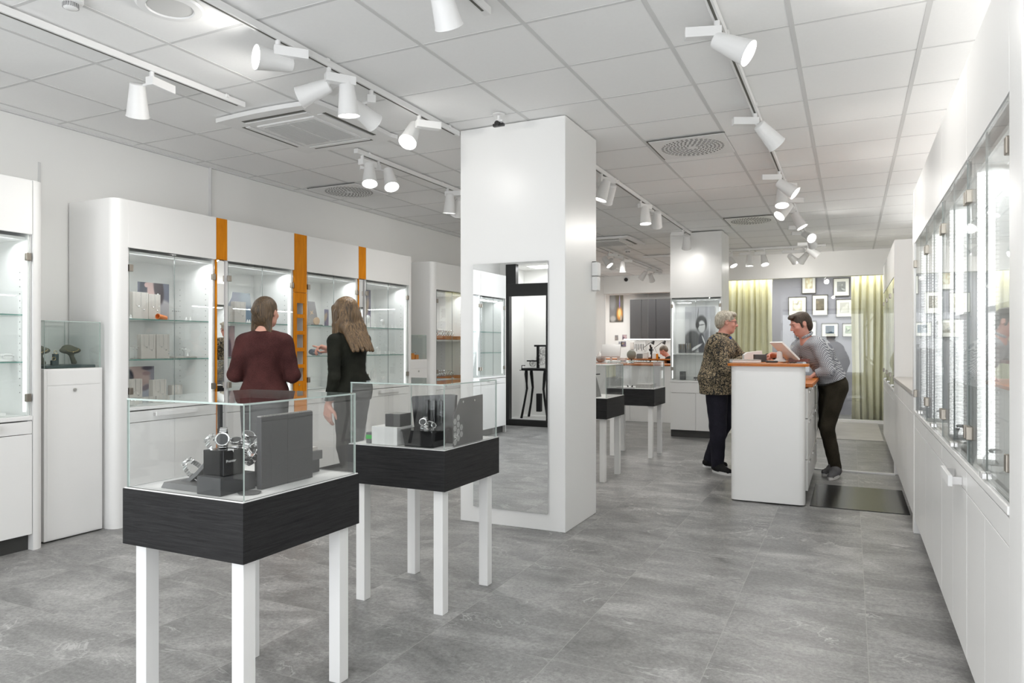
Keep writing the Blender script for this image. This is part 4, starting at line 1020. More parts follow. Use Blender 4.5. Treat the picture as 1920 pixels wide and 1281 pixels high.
top_garment(o, g, Rp, Rc, 'floral_shirt', 'floral', 1.2, .022, (.074, .062, .046), bounds=BN, hem=((0, 0, .80), (0, 0, -1)), neckcut=(tuple(P(.0, .01, -.140)), (.062, .066, .048)), drop=.14, flare=.02, wr=(.0045, 18, 22, 28))
b = MB()
c0 = P(0, -.02, -.125)
for sx in (-1, 1):
    pts = [P(.0 + .058 * math.sin(t) * sx, -.02 - .062 * math.cos(t), -.118 - .018 * t / PI) for t in [PI * q / 8 for q in range(9)]]
    b.tube([tuple(p) for p in pts], [.012, .013, .014, .014, .014, .014, .015, .016, .010], 8)
b.out('collar', 'floral', o, smooth=True)
MB().ball(tuple(P(0, .035, -.155)), .035, 12, (1, 1, .9)).out('tshirt', 'bluetee', o, smooth=True)
trousers(o, g, Rp, 'navytr', 1.08, BN, r=(.112, .085, .062), hem=.0)
M['shoe_black'] = fabric('black_running_shoe', (.006, .006, .006), (.02, .02, .02), 300); M['sole_white'] = simple('white_sole', (.75, .75, .74), .6)
for a_ in 'LR': shoe(o, g, a_, 'shoe_black', 'sole_white', name='running_shoe')
F = Field(P(0, 0, 0) - V3(.2, .2, .16), P(0, 0, 0) + V3(.2, .2, .18), .004)
F.ell(P(0, -.020, .046), (.083, .098, .082), R, .01); F.ell(P(0, -.062, -.0), (.074, .055, .075), R, .03); F.ell(P(0, .05, .095), (.055, .04, .024), R, .02)
for k_ in range(9): F.ell(P(-.06 + .015 * k_, .066 + .006 * math.sin(k_ * 2.1), .088), (.013, .018, .016), R, .008)
F.ell(P(0, .105, .0), (.072, .065, .075), R, .008, 'sub'); F.ell(P(0, .03, -.06), (.09, .045, .06), R, .01, 'sub'); F.wrinkle(.0018, 130, 90, 60)
for sx in (-1, 1): F.ell(P(.082 * sx, .0, -.008), (.018, .020, .032), R, .006, 'sub')
F.mesh('hair', ['hair_grey'], o); eyes(o, R, P, 'hair_grey')
b = MB()
for sx in (-1, 1):
    pts = [tuple(P(sx * .032 + .022 * math.cos(t), .103 - .02 * abs(sx * .032 + .022 * math.cos(t)) / .05, .007 + .014 * math.sin(t))) for t in [2 * PI * q / 14 for q in range(14)]]
    b.tube(pts, .0018, 6, closed=True); b.tube([tuple(P(sx * .054, .085, .014)), tuple(P(sx * .078, .04, .013)), tuple(P(sx * .083, -.01, .012))], .0022, 6)
b.tube([tuple(P(-.011, .103, .010)), tuple(P(.011, .103, .010))], .0018, 6); b.out('glasses', 'black', o)

# ---- young man bending over the counter in a light patterned shirt
def check_pattern():
    m, N, L, P = newmat('light_grey_patterned_cloth'); tc = N.new('ShaderNodeTexCoord'); b = N.new('ShaderNodeTexBrick'); mp = N.new('ShaderNodeMapping'); mp.inputs['Rotation'].default_value = (1.2, .5, .6); L.new(tc.outputs['Object'], mp.inputs[0]); L.new(mp.outputs[0], b.inputs['Vector'])
    b.inputs['Scale'].default_value = 17; b.inputs['Mortar Size'].default_value = .042; b.inputs['Brick Width'].default_value = .30; b.inputs['Row Height'].default_value = .2
    b.inputs['Color1'].default_value = (.56, .58, .60, 1); b.inputs['Color2'].default_value = (.50, .52, .55, 1); b.inputs['Mortar'].default_value = (.16, .17, .20, 1)
    L.new(b.outputs['Color'], P.inputs['Base Color']); P.inputs['Roughness'].default_value = .85; return m
M['check'] = check_pattern(); M['brown_tr'] = fabric('dark_olive_trousers', (.018, .015, .009), (.045, .038, .026), 200); M['hair_dark'] = hairmat('dark_brown_hair', (.014, .009, .006), (.075, .045, .025), 100, 10)
M['grey_knit'] = fabric('grey_knit_shoe', (.10, .10, .105), (.20, .20, .205), 300)
rz = wdir(-.97, .1)
k = 7.02; a = (1560 - 960) / PX_F; W4 = (C_ * a * k - S_ * k, S_ * a * k + C_ * k, 0)
lc = lambda r, f, u: tuple(local((r, f, 0), rz) + V3(0, 0, u))
J = dict(pelvis=lc(.01, 0, .925), waist=lc(-.045, 0, 1.06), chest=lc(-.135, 0, 1.215), neck=lc(-.265, 0, 1.375), head=lc(-.315, -.01, 1.51), shL=lc(-.20, -.15, 1.30), shR=lc(-.22, .15, 1.29),
         elL=lc(-.135, -.235, 1.06), elR=lc(-.36, .21, 1.12), wrL=lc(-.225, -.16, .985 + .04), wrR=lc(-.52, .06, 1.205), hipL=lc(.01, -.08, .88), hipR=lc(.01, .08, .88), knL=lc(-.075, -.06, .50), knR=lc(-.02, .10, .50),
         anL=lc(.015, -.06, .10), anR=lc(.075, .12, .09), toeL=lc(-.10, -.19, 0), toeR=lc(-.07, .02, 0), face=lc(-1, -.05, -.42), hup=lc(-.38, 0, 1))
BN = ((-.40, -.30, 0), (.40, .75, 1.66))
o, g, R, P, Rp, Rc = figure('person with dark hair in a light grey patterned shirt, bent over the counter', W4, rz, J, skin_m='skin_pink', hands=dict(L=(lc(-.5, .4, -.45), lc(-.3, .2, -1), (.4, .45, .45, .5)), R=(lc(-1, -.15, .05), lc(0, -.6, -1), (.45, .5, .6, .7))), bounds=BN, build=1.02, h=.0052)
top_garment(o, g, Rp, Rc, 'patterned_shirt', 'check', 1.1, .020, (.068, .056, .042), bounds=BN, hem=(tuple(g['pelvis'] + V3(0, 0, .045)), tuple(-(unit(g['waist'] - g['pelvis'])))), neckcut=(tuple(P(.0, .0, -.135)), (.054, .056, .040)), drop=0, wr=(.004, 20, 22, 30))
b = MB()
for sx in (-1, 1):
    pts = [P(.0 + .053 * math.sin(t) * sx, -.015 - .056 * math.cos(t), -.112 - .018 * t / PI) for t in [PI * q / 8 for q in range(9)]]
    b.tube([tuple(p) for p in pts], [.012, .013, .014, .014, .013, .013, .014, .015, .009], 8)
b.out('collar', 'check', o, smooth=True)
trousers(o, g, Rp, 'brown_tr', 1.0, BN, r=(.104, .068, .050), hem=-.005)
b = MB().tube([tuple(g['pelvis'] + unit(g['waist'] - g['pelvis']) * .055 + Rp @ V3(.163 * math.cos(t), .126 * math.sin(t), 0)) for t in [2 * PI * q / 24 for q in range(24)]], .013, 6, closed=True); b.out('belt', 'plinth', o, smooth=True)
for a_ in 'LR': shoe(o, g, a_, 'grey_knit', 'sole_white', name='knit_shoe')
F = Field(P(0, 0, 0) - V3(.2, .2, .17), P(0, 0, 0) + V3(.2, .2, .19), .004)
F.ell(P(0, -.016, .040), (.0785, .0975, .084), R, .01); F.ell(P(0, -.064, -.020), (.066, .046, .075), R, .03); F.ell(P(0, .050, .100), (.050, .042, .022), R, .02); F.ell(P(-.012, .080, .092), (.040, .022, .014), R, .015)
for sx in (-1, 1): F.ell(P(.071 * sx, .020, .0), (.010, .016, .032), R, .01)
F.ell(P(0, .110, .0), (.070, .064, .078), R, .006, 'sub'); F.ell(P(0, .042, -.066), (.09, .05, .055), R, .01, 'sub'); F.wrinkle(.0014, 110, 80, 50)
for sx in (-1, 1): F.ell(P(.082 * sx, .0, -.008), (.018, .020, .030), R, .006, 'sub')
F.mesh('hair', ['hair_dark'], o); eyes(o, R, P, 'hair_dark')
F = Field(P(0, 0, 0) - V3(.16, .16, .16), P(0, 0, 0) + V3(.16, .16, .1), .004)
F.ell(P(0, .052, -.083), (.0365, .0345, .0245), R, .01); F.ell(P(0, .080, -.041), (.022, .012, .004), R, .003); F.mesh('beard', [hairmat('short_beard', (.10, .045, .03), (.30, .14, .10), 200, 60)], o)
wc = g['wrL'] + unit(g['elL'] - g['wrL']) * .0
b = MB().tube([tuple(wc + frame(unit(g['wrL'] - g['elL']), (0, 1, .3)) @ V3(.031 * math.cos(t), 0, .031 * math.sin(t))) for t in [2 * PI * q / 16 for q in range(16)]], .008, 6, closed=True); b.out('wristwatch', 'steel', o, smooth=True)
# ---------------------------------------------------------------- prints: flat cards with a painted picture
def print_mat(name, bg, blobs, rough=.35):
    """bg colour pair (bottom, top); blobs in card coordinates u,v 0..1: (cx, cy, rx, ry, colour, softness, angle)"""
    m, N, L, P = newmat(name); tc = N.new('ShaderNodeTexCoord'); sp = N.new('ShaderNodeSeparateXYZ'); L.new(tc.outputs['UV'], sp.inputs[0])
    x = N.new('ShaderNodeMix'); x.data_type = 'RGBA'; L.new(sp.outputs[1], x.inputs[0]); x.inputs[6].default_value = (*bg[0], 1); x.inputs[7].default_value = (*bg[1], 1)
    col = x.outputs[2]
    for (cx, cy, rx, ry, c, soft, ang) in blobs:
        mp = N.new('ShaderNodeMapping'); mp.vector_type = 'TEXTURE'; mp.inputs['Location'].default_value = (cx, cy, 0); mp.inputs['Rotation'].default_value = (0, 0, math.radians(ang)); mp.inputs['Scale'].default_value = (rx, ry, 1)
        L.new(tc.outputs['UV'], mp.inputs[0]); ln = N.new('ShaderNodeVectorMath'); ln.operation = 'LENGTH'; L.new(mp.outputs[0], ln.inputs[0])
        r = N.new('ShaderNodeMapRange'); r.interpolation_type = 'SMOOTHSTEP'; r.inputs['From Min'].default_value = 1 + soft; r.inputs['From Max'].default_value = 1 - soft; L.new(ln.outputs['Value'], r.inputs['Value'])
        y = N.new('ShaderNodeMix'); y.data_type = 'RGBA'; L.new(r.outputs['Result'], y.inputs[0]); L.new(col, y.inputs[6]); y.inputs[7].default_value = (*c, 1); col = y.outputs[2]
    L.new(col, P.inputs['Base Color']); P.inputs['Roughness'].default_value = rough; return m
def card(name, mat, w, h, parent=None, loc=(0, 0, 0), rot=(0, 0, 0), thick=.004, pts=None):
    """upright card in local xz plane facing -y, uv over its face, origin bottom left"""
    bm = bmesh.new(); pts = pts or [(0, 0), (1, 0), (1, 1), (0, 1)]
    f = [bm.verts.new((p[0] * w, 0, p[1] * h)) for p in pts]; k = [bm.verts.new((p[0] * w, thick, p[1] * h)) for p in pts]
    ff = bm.faces.new(f); fb = bm.faces.new(k[::-1]); n = len(pts)
    for i in range(n): bm.faces.new((f[(i + 1) % n], f[i], k[i], k[(i + 1) % n])).material_index = 1
    fb.material_index = 1; uv = bm.loops.layers.uv.new('uv')
    for fc in bm.faces:
        for lp in fc.loops: lp[uv].uv = (lp.vert.co.x / w, lp.vert.co.z / h)
    bmesh.ops.recalc_face_normals(bm, faces=bm.faces); me = bpy.data.meshes.new(name); bm.to_mesh(me); bm.free()
    me.materials.append(mat); me.materials.append(M['paper']); o = bpy.data.objects.new(name, me); COL.objects.link(o); o.parent = parent; o.location = loc; o.rotation_euler = rot; return o
def text_mesh(curve):
    tmp = bpy.data.objects.new('writing_source', curve); COL.objects.link(tmp); dg = bpy.context.evaluated_depsgraph_get(); me = bpy.data.meshes.new_from_object(tmp.evaluated_get(dg)); bpy.data.objects.remove(tmp)
    me.materials.clear(); me.materials.append(M['paper']); o = bpy.data.objects.new('writing', me); COL.objects.link(o); return o
def atX(px, X):
    a = (px - 960) / PX_F; return (S_ * a + C_) * X / (C_ * a - S_)
def atY(px, Y):
    a = (px - 960) / PX_F; return (C_ * a - S_) * Y / (S_ * a + C_)
def hZ(px, py, X=None, Y=None):
    a = (px - 960) / PX_F; k = X / (C_ * a - S_) if X is not None else Y / (S_ * a + C_); return 1.3 + (648.0 - py) / PX_F * k
def on_left(px, X): return (X, atX(px, X))
SK = (.62, .42, .36); DK = (.06, .065, .09)
PR = {
 'portrait_a': print_mat('portrait_print_a', ((.10, .10, .14), (.13, .14, .19)), [(.78, .1, .55, .45, (.42, .40, .42), .12, -30), (.45, .95, .28, .42, (.55, .40, .38), .12, -10), (.18, .82, .12, .3, DK, .2, 0), (.27, .93, .06, .06, (.6, .42, .4), .2, 0), (.66, .85, .16, .4, (.06, .045, .055), .2, 10), (.635, .66, .035, .07, (.9, .9, .9), .2, 0), (.35, .66, .07, .03, (.45, .22, .22), .3, 0)]),
 'portrait_b': print_mat('portrait_print_b', ((.30, .30, .36), (.34, .33, .38)), [(.38, .62, .5, .42, (.55, .42, .40), .15, -25), (.05, .7, .22, .25, (.04, .04, .06), .2, 0), (.75, .18, .22, .3, (.55, .58, .66), .25, 0), (.72, .8, .14, .06, (.40, .28, .28), .4, 0), (.75, .95, .2, .06, (.10, .09, .12), .4, 0), (.7, .4, .16, .08, (.3, .26, .3), .4, 20)]),
 'blue_grey': print_mat('blue_grey_print', ((.16, .20, .26), (.22, .24, .28)), [(.25, .45, .35, .6, (.30, .31, .36), .4, 20), (.75, .8, .3, .2, (.34, .38, .42), .5, -20), (.8, .2, .3, .25, (.13, .20, .28), .4, 0)]),
 'purple': print_mat('purple_print', ((.25, .16, .20), (.35, .28, .33)), [(.6, .6, .4, .4, (.55, .40, .42), .3, 0), (.2, .3, .3, .3, (.16, .10, .14), .3, 0)]),
 'taupe': print_mat('taupe_print', ((.20, .19, .19), (.26, .25, .26)), [(.35, .55, .16, .03, (.55, .38, .24), .4, -20), (.35, .55, .16, .03, (.55, .38, .24), .4, 35), (.3, .2, .4, .2, (.32, .29, .27), .5, 0)]),
 'indigo': print_mat('indigo_print', ((.06, .06, .12), (.12, .11, .18)), [(.3, .55, .45, .2, (.30, .22, .15), .5, 20), (.75, .2, .3, .2, (.16, .11, .18), .4, 0)]),
 'headset': print_mat('headset_operator_print', ((.62, .62, .63), (.42, .42, .43)), [(.5, .98, .9, .25, (.30, .30, .31), .6, 0), (.22, .22, .32, .26, (.10, .10, .10), .2, 25), (.72, .2, .24, .32, (.26, .26, .28), .3, -25), (.55, .16, .10, .30, (.05, .05, .06), .25, 0), (.55, .62, .19, .19, (.05, .05, .05), .18, 0), (.56, .56, .12, .13, (.62, .62, .62), .18, 0), (.56, .60, .10, .015, (.2, .2, .2), .4, 5), (.42, .60, .06, .07, (.03, .03, .03), .2, 0), (.44, .85, .010, .13, (.04, .04, .04), .3, -8), (.35, .10, .22, .03, (.8, .8, .8), .3, 22), (.62, .28, .1, .02, (.8, .8, .8), .3, -60)]),
 'flame': print_mat('torch_flame_print', ((.04, .035, .025), (.20, .18, .11)), [(.2, .6, .28, .6, (.20, .20, .20), .3, 0), (.22, .75, .2, .3, (.34, .35, .36), .4, 0), (.25, .12, .2, .1, (.45, .44, .42), .5, 0), (.74, .3, .20, .22, (.75, .30, .03), .4, 0), (.73, .33, .11, .15, (1.0, .72, .25), .35, 0), (.74, .72, .035, .22, (.32, .22, .75), .5, 0), (.74, .86, .018, .12, (.9, .85, 1.0), .5, 0), (.84, .15, .06, .1, (.5, .4, .3), .4, 0)]),
}
def flat_print(key, x0, x1, yb_, yt, X, label, pts=None, cat='photograph', tilt=0.0, z0=None, wscale=1.0):
    y0, y1 = atX(x0, X), atX(x1, X); z = hZ(x0, yb_, X=X) if z0 is None else z0; zt = hZ(x0, yt, X=X)
    o = card('photo_print', PR[key], y1 - y0, zt - z, None, (X, y0, z), (0, 0, RL), pts=pts); o.rotation_euler = Euler((-tilt, 0, RL)); return tag(o, label, cat)
S0, S1, S2 = .857, 1.199, 1.499
flat_print('portrait_a', 258, 317, 597, 528, -5.05, 'photo print of a profile with a drop earring on the top glass shelf', z0=S2)
flat_print('portrait_b', 236, 289, 750, 688, -5.02, 'photo print of a chin and neck on the bottom of the left display cabinet', z0=S0)
flat_print('blue_grey', 428, 474, 604, 547, -5.00, 'angled blue grey print behind a linen block, left of the maroon sweater person', z0=S2, pts=[(0, 0), (1, 0), (.88, 1), (.16, 1), (.14, .85), (0, .6)])
flat_print('purple', 427, 440, 673, 611, -4.98, 'purple portrait print on the middle shelf beside the maroon sweater', z0=S1)
flat_print('taupe', 577, 598, 608, 565, -5.00, 'taupe trapezoid print with two gold leaves on the top shelf', z0=S2, pts=[(0, 0), (1, 0), (.62, 1), (0, 1)])
flat_print('indigo', 608, 616, 610, 580, -4.95, 'small dark card on the top shelf behind the pointing hand', z0=S2)
flat_print('indigo', 684, 695, 612, 543, -5.08, 'tall indigo and orange print on the pearl cabinet top shelf', z0=S2)
flat_print('blue_grey', 684, 693, 674, 628, -5.08, 'small slate print on the pearl cabinet middle shelf', z0=S1)

def block(px0, px1, pyt, X, z0, label, d=.05, mat='linen', name='display_block', cat='display block', chain=True, dark_side=False):
    y0, y1 = atX(px0, X), atX(px1, X); zt = hZ((px0 + px1) / 2, pyt, X=X)
    t = thing(name, label, cat, (X, y0, z0), RL, 'linen jewellery blocks in the long display wall' if mat == 'linen' else None); w = y1 - y0; h = zt - z0
    MB().box(0, 0, 0, w, d, h, .002).out('block', mat, t)
    if chain:
        for q in range(2 if w > .06 else 1):
            cx = w * (.35 + .35 * q); r = w * .16; dr = h * (.45 + .12 * q)
            pts = [(cx - r, -.001, h)] + [(cx + r * math.cos(PI + PI * k / 8), -.002, h - dr - r * .6 * math.sin(PI * k / 8)) for k in range(9)] + [(cx + r, -.001, h)]
            c = MB().tube(pts, .0007, 5).out('necklace', 'chrome', t); MB().ball((cx, -.004, h - dr - r * .6 - .005), .0045, 8).out('pendant', 'chrome', c, smooth=True)
    return t
block(249, 278, 548, -4.93, S2, 'left one of two beige linen blocks in front of the drop earring portrait')
block(279, 301, 552, -4.93, S2, 'right one of two beige linen blocks in front of the drop earring portrait')
block(265, 292, 627, -4.90, S1, 'wide beige linen block with chains on the middle shelf')
block(294, 318, 627, -4.90, S1, 'beige linen block standing right of the wide one, middle shelf')
block(240, 267, 711, -4.86, S0, 'beige linen block at the bottom left corner of the left display cabinet')
block(287, 312, 712, -4.86, S0, 'beige linen block with studs right of the chin portrait')
block(323, 342, 722, -4.90, S0, 'small beige linen block at the bottom, behind the door joint')
block(440, 461, 566, -4.90, S2, 'beige linen block with white cord loop in front of the blue grey print')
block(427, 436, 574, -4.88, S2, 'narrow beige linen block at the left end of the shelf by the blue grey print', d=.04)
def stand(px, z0, h, w, X, label, mat='satin', gem='chrome', n=2, group=None):
    """thin T shaped jewellery stand with hanging pieces"""
    t = thing('jewellery_stand', label, 'stand', (X, atX(px, X), z0), RL, group)
    MB().box(-w * .4, -.018, 0, w * .4, .018, .005, .001).out('base', mat, t)
    MB().cyl((0, 0, .004), (0, 0, h), .0022, seg=8).out('post', mat, t); MB().cyl((-w / 2, 0, h), (w / 2, 0, h), .0022, seg=8).out('bar', mat, t)
    for k in range(n):
        x = -w / 2 + w * (k + .5) / n; e = MB().ball((x, -.002, h - .022), .0055, 8).tube([(x, 0, h), (x, -.002, h - .018)], .0008, 5); e.out('earring', gem, t, smooth=True)
    return t
G = 'thin metal earring stands in the display cabinets'
stand(329, S2, .10, .07, -4.90, 'metal T stand with earrings right of the orange roll', 'steel', n=4, group=G)
stand(253, S1, .095, .07, -4.88, 'metal earring stand at the left end of the middle shelf', 'steel', n=2, group=G)
stand(316, S1, .06, .05, -4.80, 'small round armed stand in front of the middle linen block', 'linen', n=1, group=G)
stand(345, S1, .085, .05, -4.92, 'slim earring stand on a low slab, middle shelf right half', 'steel', n=3, group=G)
stand(250, S0, .06, .05, -4.76, 'low earring stand in the bottom left corner', 'steel', n=2, group=G)
tag(MB().box(-4.98, atX(322, -4.93), S1, -4.88, atX(361, -4.93), S1 + .012, .002).out('display_slab', 'linen'), 'flat beige slab on the middle glass shelf', 'slab')
def rollobj():
    y = atX(304, -4.86); t = thing('orange_roll', 'orange glazed cone shell lying in front of the portrait', 'ornament', (-4.86, y, S2 + .021), RL)
    b = MB().lathe([(.018, -.04), (.022, .05), (.018, .05), (.014, -.036), (0, -.036)], 24, M4=Matrix.Rotation(-PI / 2 * .92, 4, 'Y') @ Matrix.Rotation(.2, 4, 'X'), cap=False)
    b.out('shell', simple('orange_ceramic', (.75, .22, .05), .35), t, smooth=True)
rollobj()
def cone_gem(px, X, z0, label, r=.012, h=.03, mat='paper', group=None, gem='chrome'):
    t = thing('ring_cone', label, 'ring holder', (X, atX(px, X), z0), 0, group)
    MB().lathe([(0, 0), (r, 0), (r * .9, .003), (r * .25, h), (0, h)], 18, cap=False).out('cone', mat, t, smooth=True)
    MB().tube([(r * .55 * math.cos(a), r * .55 * math.sin(a), h * .55) for a in [2 * PI * k / 14 for k in range(14)]], .0014, 5, closed=True).out('ring', gem, t, smooth=True)
    return t
GR = 'small white ring cones in the display cabinets'
for px, X, z, lb in ((245, -4.80, S2, 'white ring cone at the left end of the top shelf'), (349, -4.84, S2, 'white ring cone right of the T stand, top shelf'), (357, -4.80, S2, 'white ring cone farther right on the top shelf'), (352, -4.88, S1 + .012, 'white ring cone on the flat beige slab'),
                     (464, -4.8, S2, 'left ring cone beside the linen block with the cord loop'), (468, -4.8, S2, 'right ring cone beside the linen block with the cord loop')):
    cone_gem(px, X, z, lb, group=GR)
# cabinet pointed at
t = thing('wooden_discs', 'two pale wooden display discs on a dark base, top shelf', 'ornament', (-4.90, atX(591, -4.90), S2), RL)
MB().box(-.075, -.035, 0, .075, .035, .012, .002).out('base', 'darkbox', t)
mw = simple('pale_beech', (.60, .42, .27), .5, noise=.1)
for x, y, r in ((-.012, -.012, .034), (.022, .004, .038)): MB().lathe([(0, 0), (r, 0), (r, .012), (0, .012)], 28, M4=Matrix.Translation((x, y, .012 + r)) @ Matrix.Rotation(PI / 2, 4, 'X')).out('disc', mw, t, smooth=True)
t = thing('glass_bell', 'small clear bell jar left of the wooden discs', 'jar', (-4.84, atX(579, -4.84), S2), RL)
MB().lathe([(.020, 0), (.020, .05), (.012, .066), (0, .07)], 20, cap=False).out('jar', 'glass', t, smooth=True); MB().lathe([(0, 0), (.022, 0), (.022, .005), (0, .005)], 20).out('foot', 'steel', t, smooth=True)
F = Field((-.12, -.08, -.005), (.12, .08, .09), .005); F.ell((-.03, 0, .03), (.06, .035, .030), None, .01).ell((.03, .0, .022), (.06, .03, .022), None, .02).ell((-.045, .0, .048), (.03, .02, .018), None, .02); F.wrinkle(.004, 90, 70, 80); F.cut((0, 0, .0), (0, 0, -1))
o = F.mesh('rock_stand', [simple('blue_grey_rock', (.10, .12, .16), .6, noise=.35, nscale=25)], None); o.location = (-4.84, atX(592, -4.84), S1 + .001); o.rotation_euler = (0, 0, RL); tag(o, 'blue grey rock with a white chain on the middle shelf under the pointing finger', 'rock')
MB().tube([(-.07, -.03, .03), (-.05, -.04, .02), (-.02, -.045, .012), (.02, -.04, .010), (.06, -.03, .008)], .0026, 6).out('chain', 'paper', o)
t = thing('chain_row', 'row of silver chains at the bottom of the cabinet between the women', 'jewellery', (-4.80, atX(594, -4.80), S0), RL)
for k in range(12): MB().tube([(-.17 + .028 * k + .012 * math.cos(a), .012 * math.sin(a) - .03, .012) for a in [2 * PI * q / 12 for q in range(12)]], .003, 6, closed=True).out('bracelet', 'chrome', t, smooth=True)
MB().box(-.19, -.06, 0, .18, .02, .008, .002).out('tray', 'paper', t)
# pearl cabinet
def white_stand(px, X, z0, h, w, label):
    t = thing('pearl_stand', label, 'stand', (X, atX(px, X), z0), RL, 'white pearl stands in the pearl cabinet')
    pts = [(-w / 2, 0), (-w / 2, h * .8)] + [(-w / 2 + w * (k / 8), h * .8 + h * .2 * math.sin(PI * k / 8)) for k in range(1, 8)] + [(w / 2, h * .8), (w / 2, 0)]
    b = MB().prism([(p[0], p[1]) for p in pts], -.012, .012, M4=Matrix.Rotation(PI / 2, 4, 'X')); b.out('stand', 'paper', t)
    MB().tube([(w * .28 * math.sin(a), -.015, h * .62 + h * .25 * math.cos(a)) for a in [2 * PI * q / 16 for q in range(16)]], .0032, 6, closed=True).out('pearl_string', 'satin', t, smooth=True)
    MB().box(-w * .6, -.03, 0, w * .6, .03, .004).out('foot', 'paper', t)
    return t
for px, X, z, h, w, lb in ((717, -4.84, S2, .10, .055, 'tall white pearl stand on the top shelf of the pearl cabinet'), (690, -4.86, S2, .14, .05, 'white neck bust beside the indigo print, top shelf'), (709, -4.84, S1, .085, .075, 'wide white pearl stand on the middle shelf of the pearl cabinet'),
                           (690, -4.86, S1, .11, .04, 'narrow white stand at the left of the pearl cabinet middle shelf'), (700, -4.86, S0, .19, .09, 'tallest white pearl stand at the bottom of the pearl cabinet'), (718, -4.82, S0, .095, .06, 'lower white pearl stand at the bottom of the pearl cabinet')):
    white_stand(px, X, z, h, w, lb)
GP = 'small white ring cones in the pearl cabinet'
for px, X, z, lb in ((703, -4.80, S2, 'leftmost'), (728, -4.82, S2, 'second'), (735, -4.82, S2, 'third'), (742, -4.82, S2, 'rightmost')): cone_gem(px, X, z, 'white ring cone on the pearl cabinet top shelf, %s of four' % lb, h=.045, group=GP)
for px, X, lb in ((698, -4.78, 'leftmost'), (722, -4.80, 'middle'), (729, -4.86, 'rightmost')): cone_gem(px, X, S1, 'white ring cone on the pearl cabinet middle shelf, %s of three' % lb, h=.04, group=GP)
for px, X, lb in ((692, -4.75, 'leftmost'), (708, -4.75, 'middle'), (727, -4.78, 'rightmost')): cone_gem(px, X, S0, 'white ring cone at the bottom of the pearl cabinet, %s of three' % lb, h=.035, group=GP)
t = thing('pearl_heap', 'loose heap of white pearls on the pearl cabinet middle shelf', 'pearls', (-4.85, atX(738, -4.85), S1), RL); t['kind'] = 'stuff'
b = MB()
for k in range(60):
    a = random.uniform(0, 6.28); r = random.uniform(0, .05); b.ball((r * math.cos(a), r * math.sin(a) * .5, .005 + .022 * max(0, 1 - r / .045) * random.random()), .005, 6)
b.out('pearls', 'paper', t, smooth=True)
# watches: one built with its parts, then copies
def make_watch(name='wristwatch', strap='chrome', r=.018, c_r=.032):
    t = thing(name, 'silver wristwatch', 'watch')
    n = 26; b = MB()
    for k in range(n):
        a = 2 * PI * (k + .5) / n
        if abs(((a - PI / 2 + PI) % (2 * PI)) - PI) < .5: continue
        R = Matrix.Translation((0, c_r * math.cos(a), c_r * math.sin(a))) @ Matrix.Rotation(a - PI / 2, 4, 'X'); b.box(-.0085, -.0036, -.0018, .0085, .0036, .0018, .0008, M4=R, seg=1)
    b.out('bracelet', strap, t, smooth=False)
    c = MB().lathe([(0, -.004), (r * .9, -.004), (r, -.001), (r, .004), (r * .9, .006), (r * .8, .0055), (0, .0055)], 28, M4=Matrix.Translation((0, 0, c_r + .001)), cap=False).out('case', 'chrome', t, smooth=True)
    MB().lathe([(0, .0057), (r * .78, .0057), (0, .006)], 24, M4=Matrix.Translation((0, 0, c_r + .001)), cap=False).out('dial', 'darkbox', c)
    MB().cyl((r, 0, c_r + .002), (r + .004, 0, c_r + .002), .0025, seg=8).out('crown', 'chrome', c)
    return t
watch0 = make_watch()
nw = [0]
def put_watch(loc, rx, ry, rz_, label, group=None, s=1.0):
    o = watch0 if nw[0] == 0 else clone(watch0); nw[0] += 1
    o.location = loc; o.rotation_euler = (rx, ry, rz_); o.scale = (s,) * 3; o['label'] = label
    if group: o['group'] = group
    elif 'group' in o: del o['group']
    return o
# wooden trays of watches left of the pillar
for (z0, nm) in ((1.377, 'upper shelf'), (S0, 'bottom')):
    X = -4.80; ya, yb_ = 7.62, 8.33
    t = thing('watch_tray', 'orange wooden tray full of watches on the %s, left of the pillar' % nm, 'tray', (X, (ya + yb_) / 2, z0), RL)
    w = (yb_ - ya) / 2
    MB().box(-w, -.09, 0, w, .09, .045, .003).out('tray', 'cherry_h', t)
    MB().box(-w, .10, 0, -w + .03, .13, .30, .002).out('wood_upright', 'cherry', t)
    g = 'silver watches on the wooden trays'
    k = 0
    for r_ in range(2):
        for c in range(8):
            put_watch((X + .05 - .075 * r_, ya + .045 + c * .058, z0 + .045 + .034), random.uniform(-.5, .1), 0, RL + random.uniform(-.3, .3), 'silver bracelet watch on the wooden tray on the %s of the watch cabinet' % nm, g + ', ' + nm, 1.0)
# right hand cabinets: watches at the sill, a white tray on the shelf
for k, (yy, dx, nm) in enumerate(((5.40, .07, 'farthest'), (4.62, .06, 'third'), (3.80, .06, 'second'), (3.72, .10, 'second, beside another'), (2.95, .06, 'nearest'))):
    put_watch((RXF + dx, yy, .857 + .036), .0, 0, .4 + k, 'steel watch at the sill of the %s right hand cabinet' % nm, None, 1.15)
for yy, z, lb in ((2.62, 1.442, 'on the shelf'), (2.52, .857, 'at the bottom')):
    t = thing('jewellery_tray', 'domed white tray with silver chains %s of the right cabinet nearest the camera' % lb, 'tray', (RXF + .20, yy, z)); MB().lathe([(0, 0), (.10, 0), (.11, .02), (.06, .045), (0, .05)], 28, cap=False).out('tray', 'paper', t, smooth=True)
    for q in range(4): MB().tube([((.05 + .012 * q) * math.cos(a), (.05 + .012 * q) * math.sin(a), .050 - .004 * q) for a in [2 * PI * j / 24 for j in range(24)]], .003, 6, closed=True).out('chain', 'chrome', t, smooth=True)
t = thing('stud_tray', 'white tray with small studs at the bottom of the left edge cabinet', 'tray', (-4.82, 2.42, .857), RL); MB().box(-.16, -.06, 0, .20, .06, .022, .004).out('tray', 'paper', t)
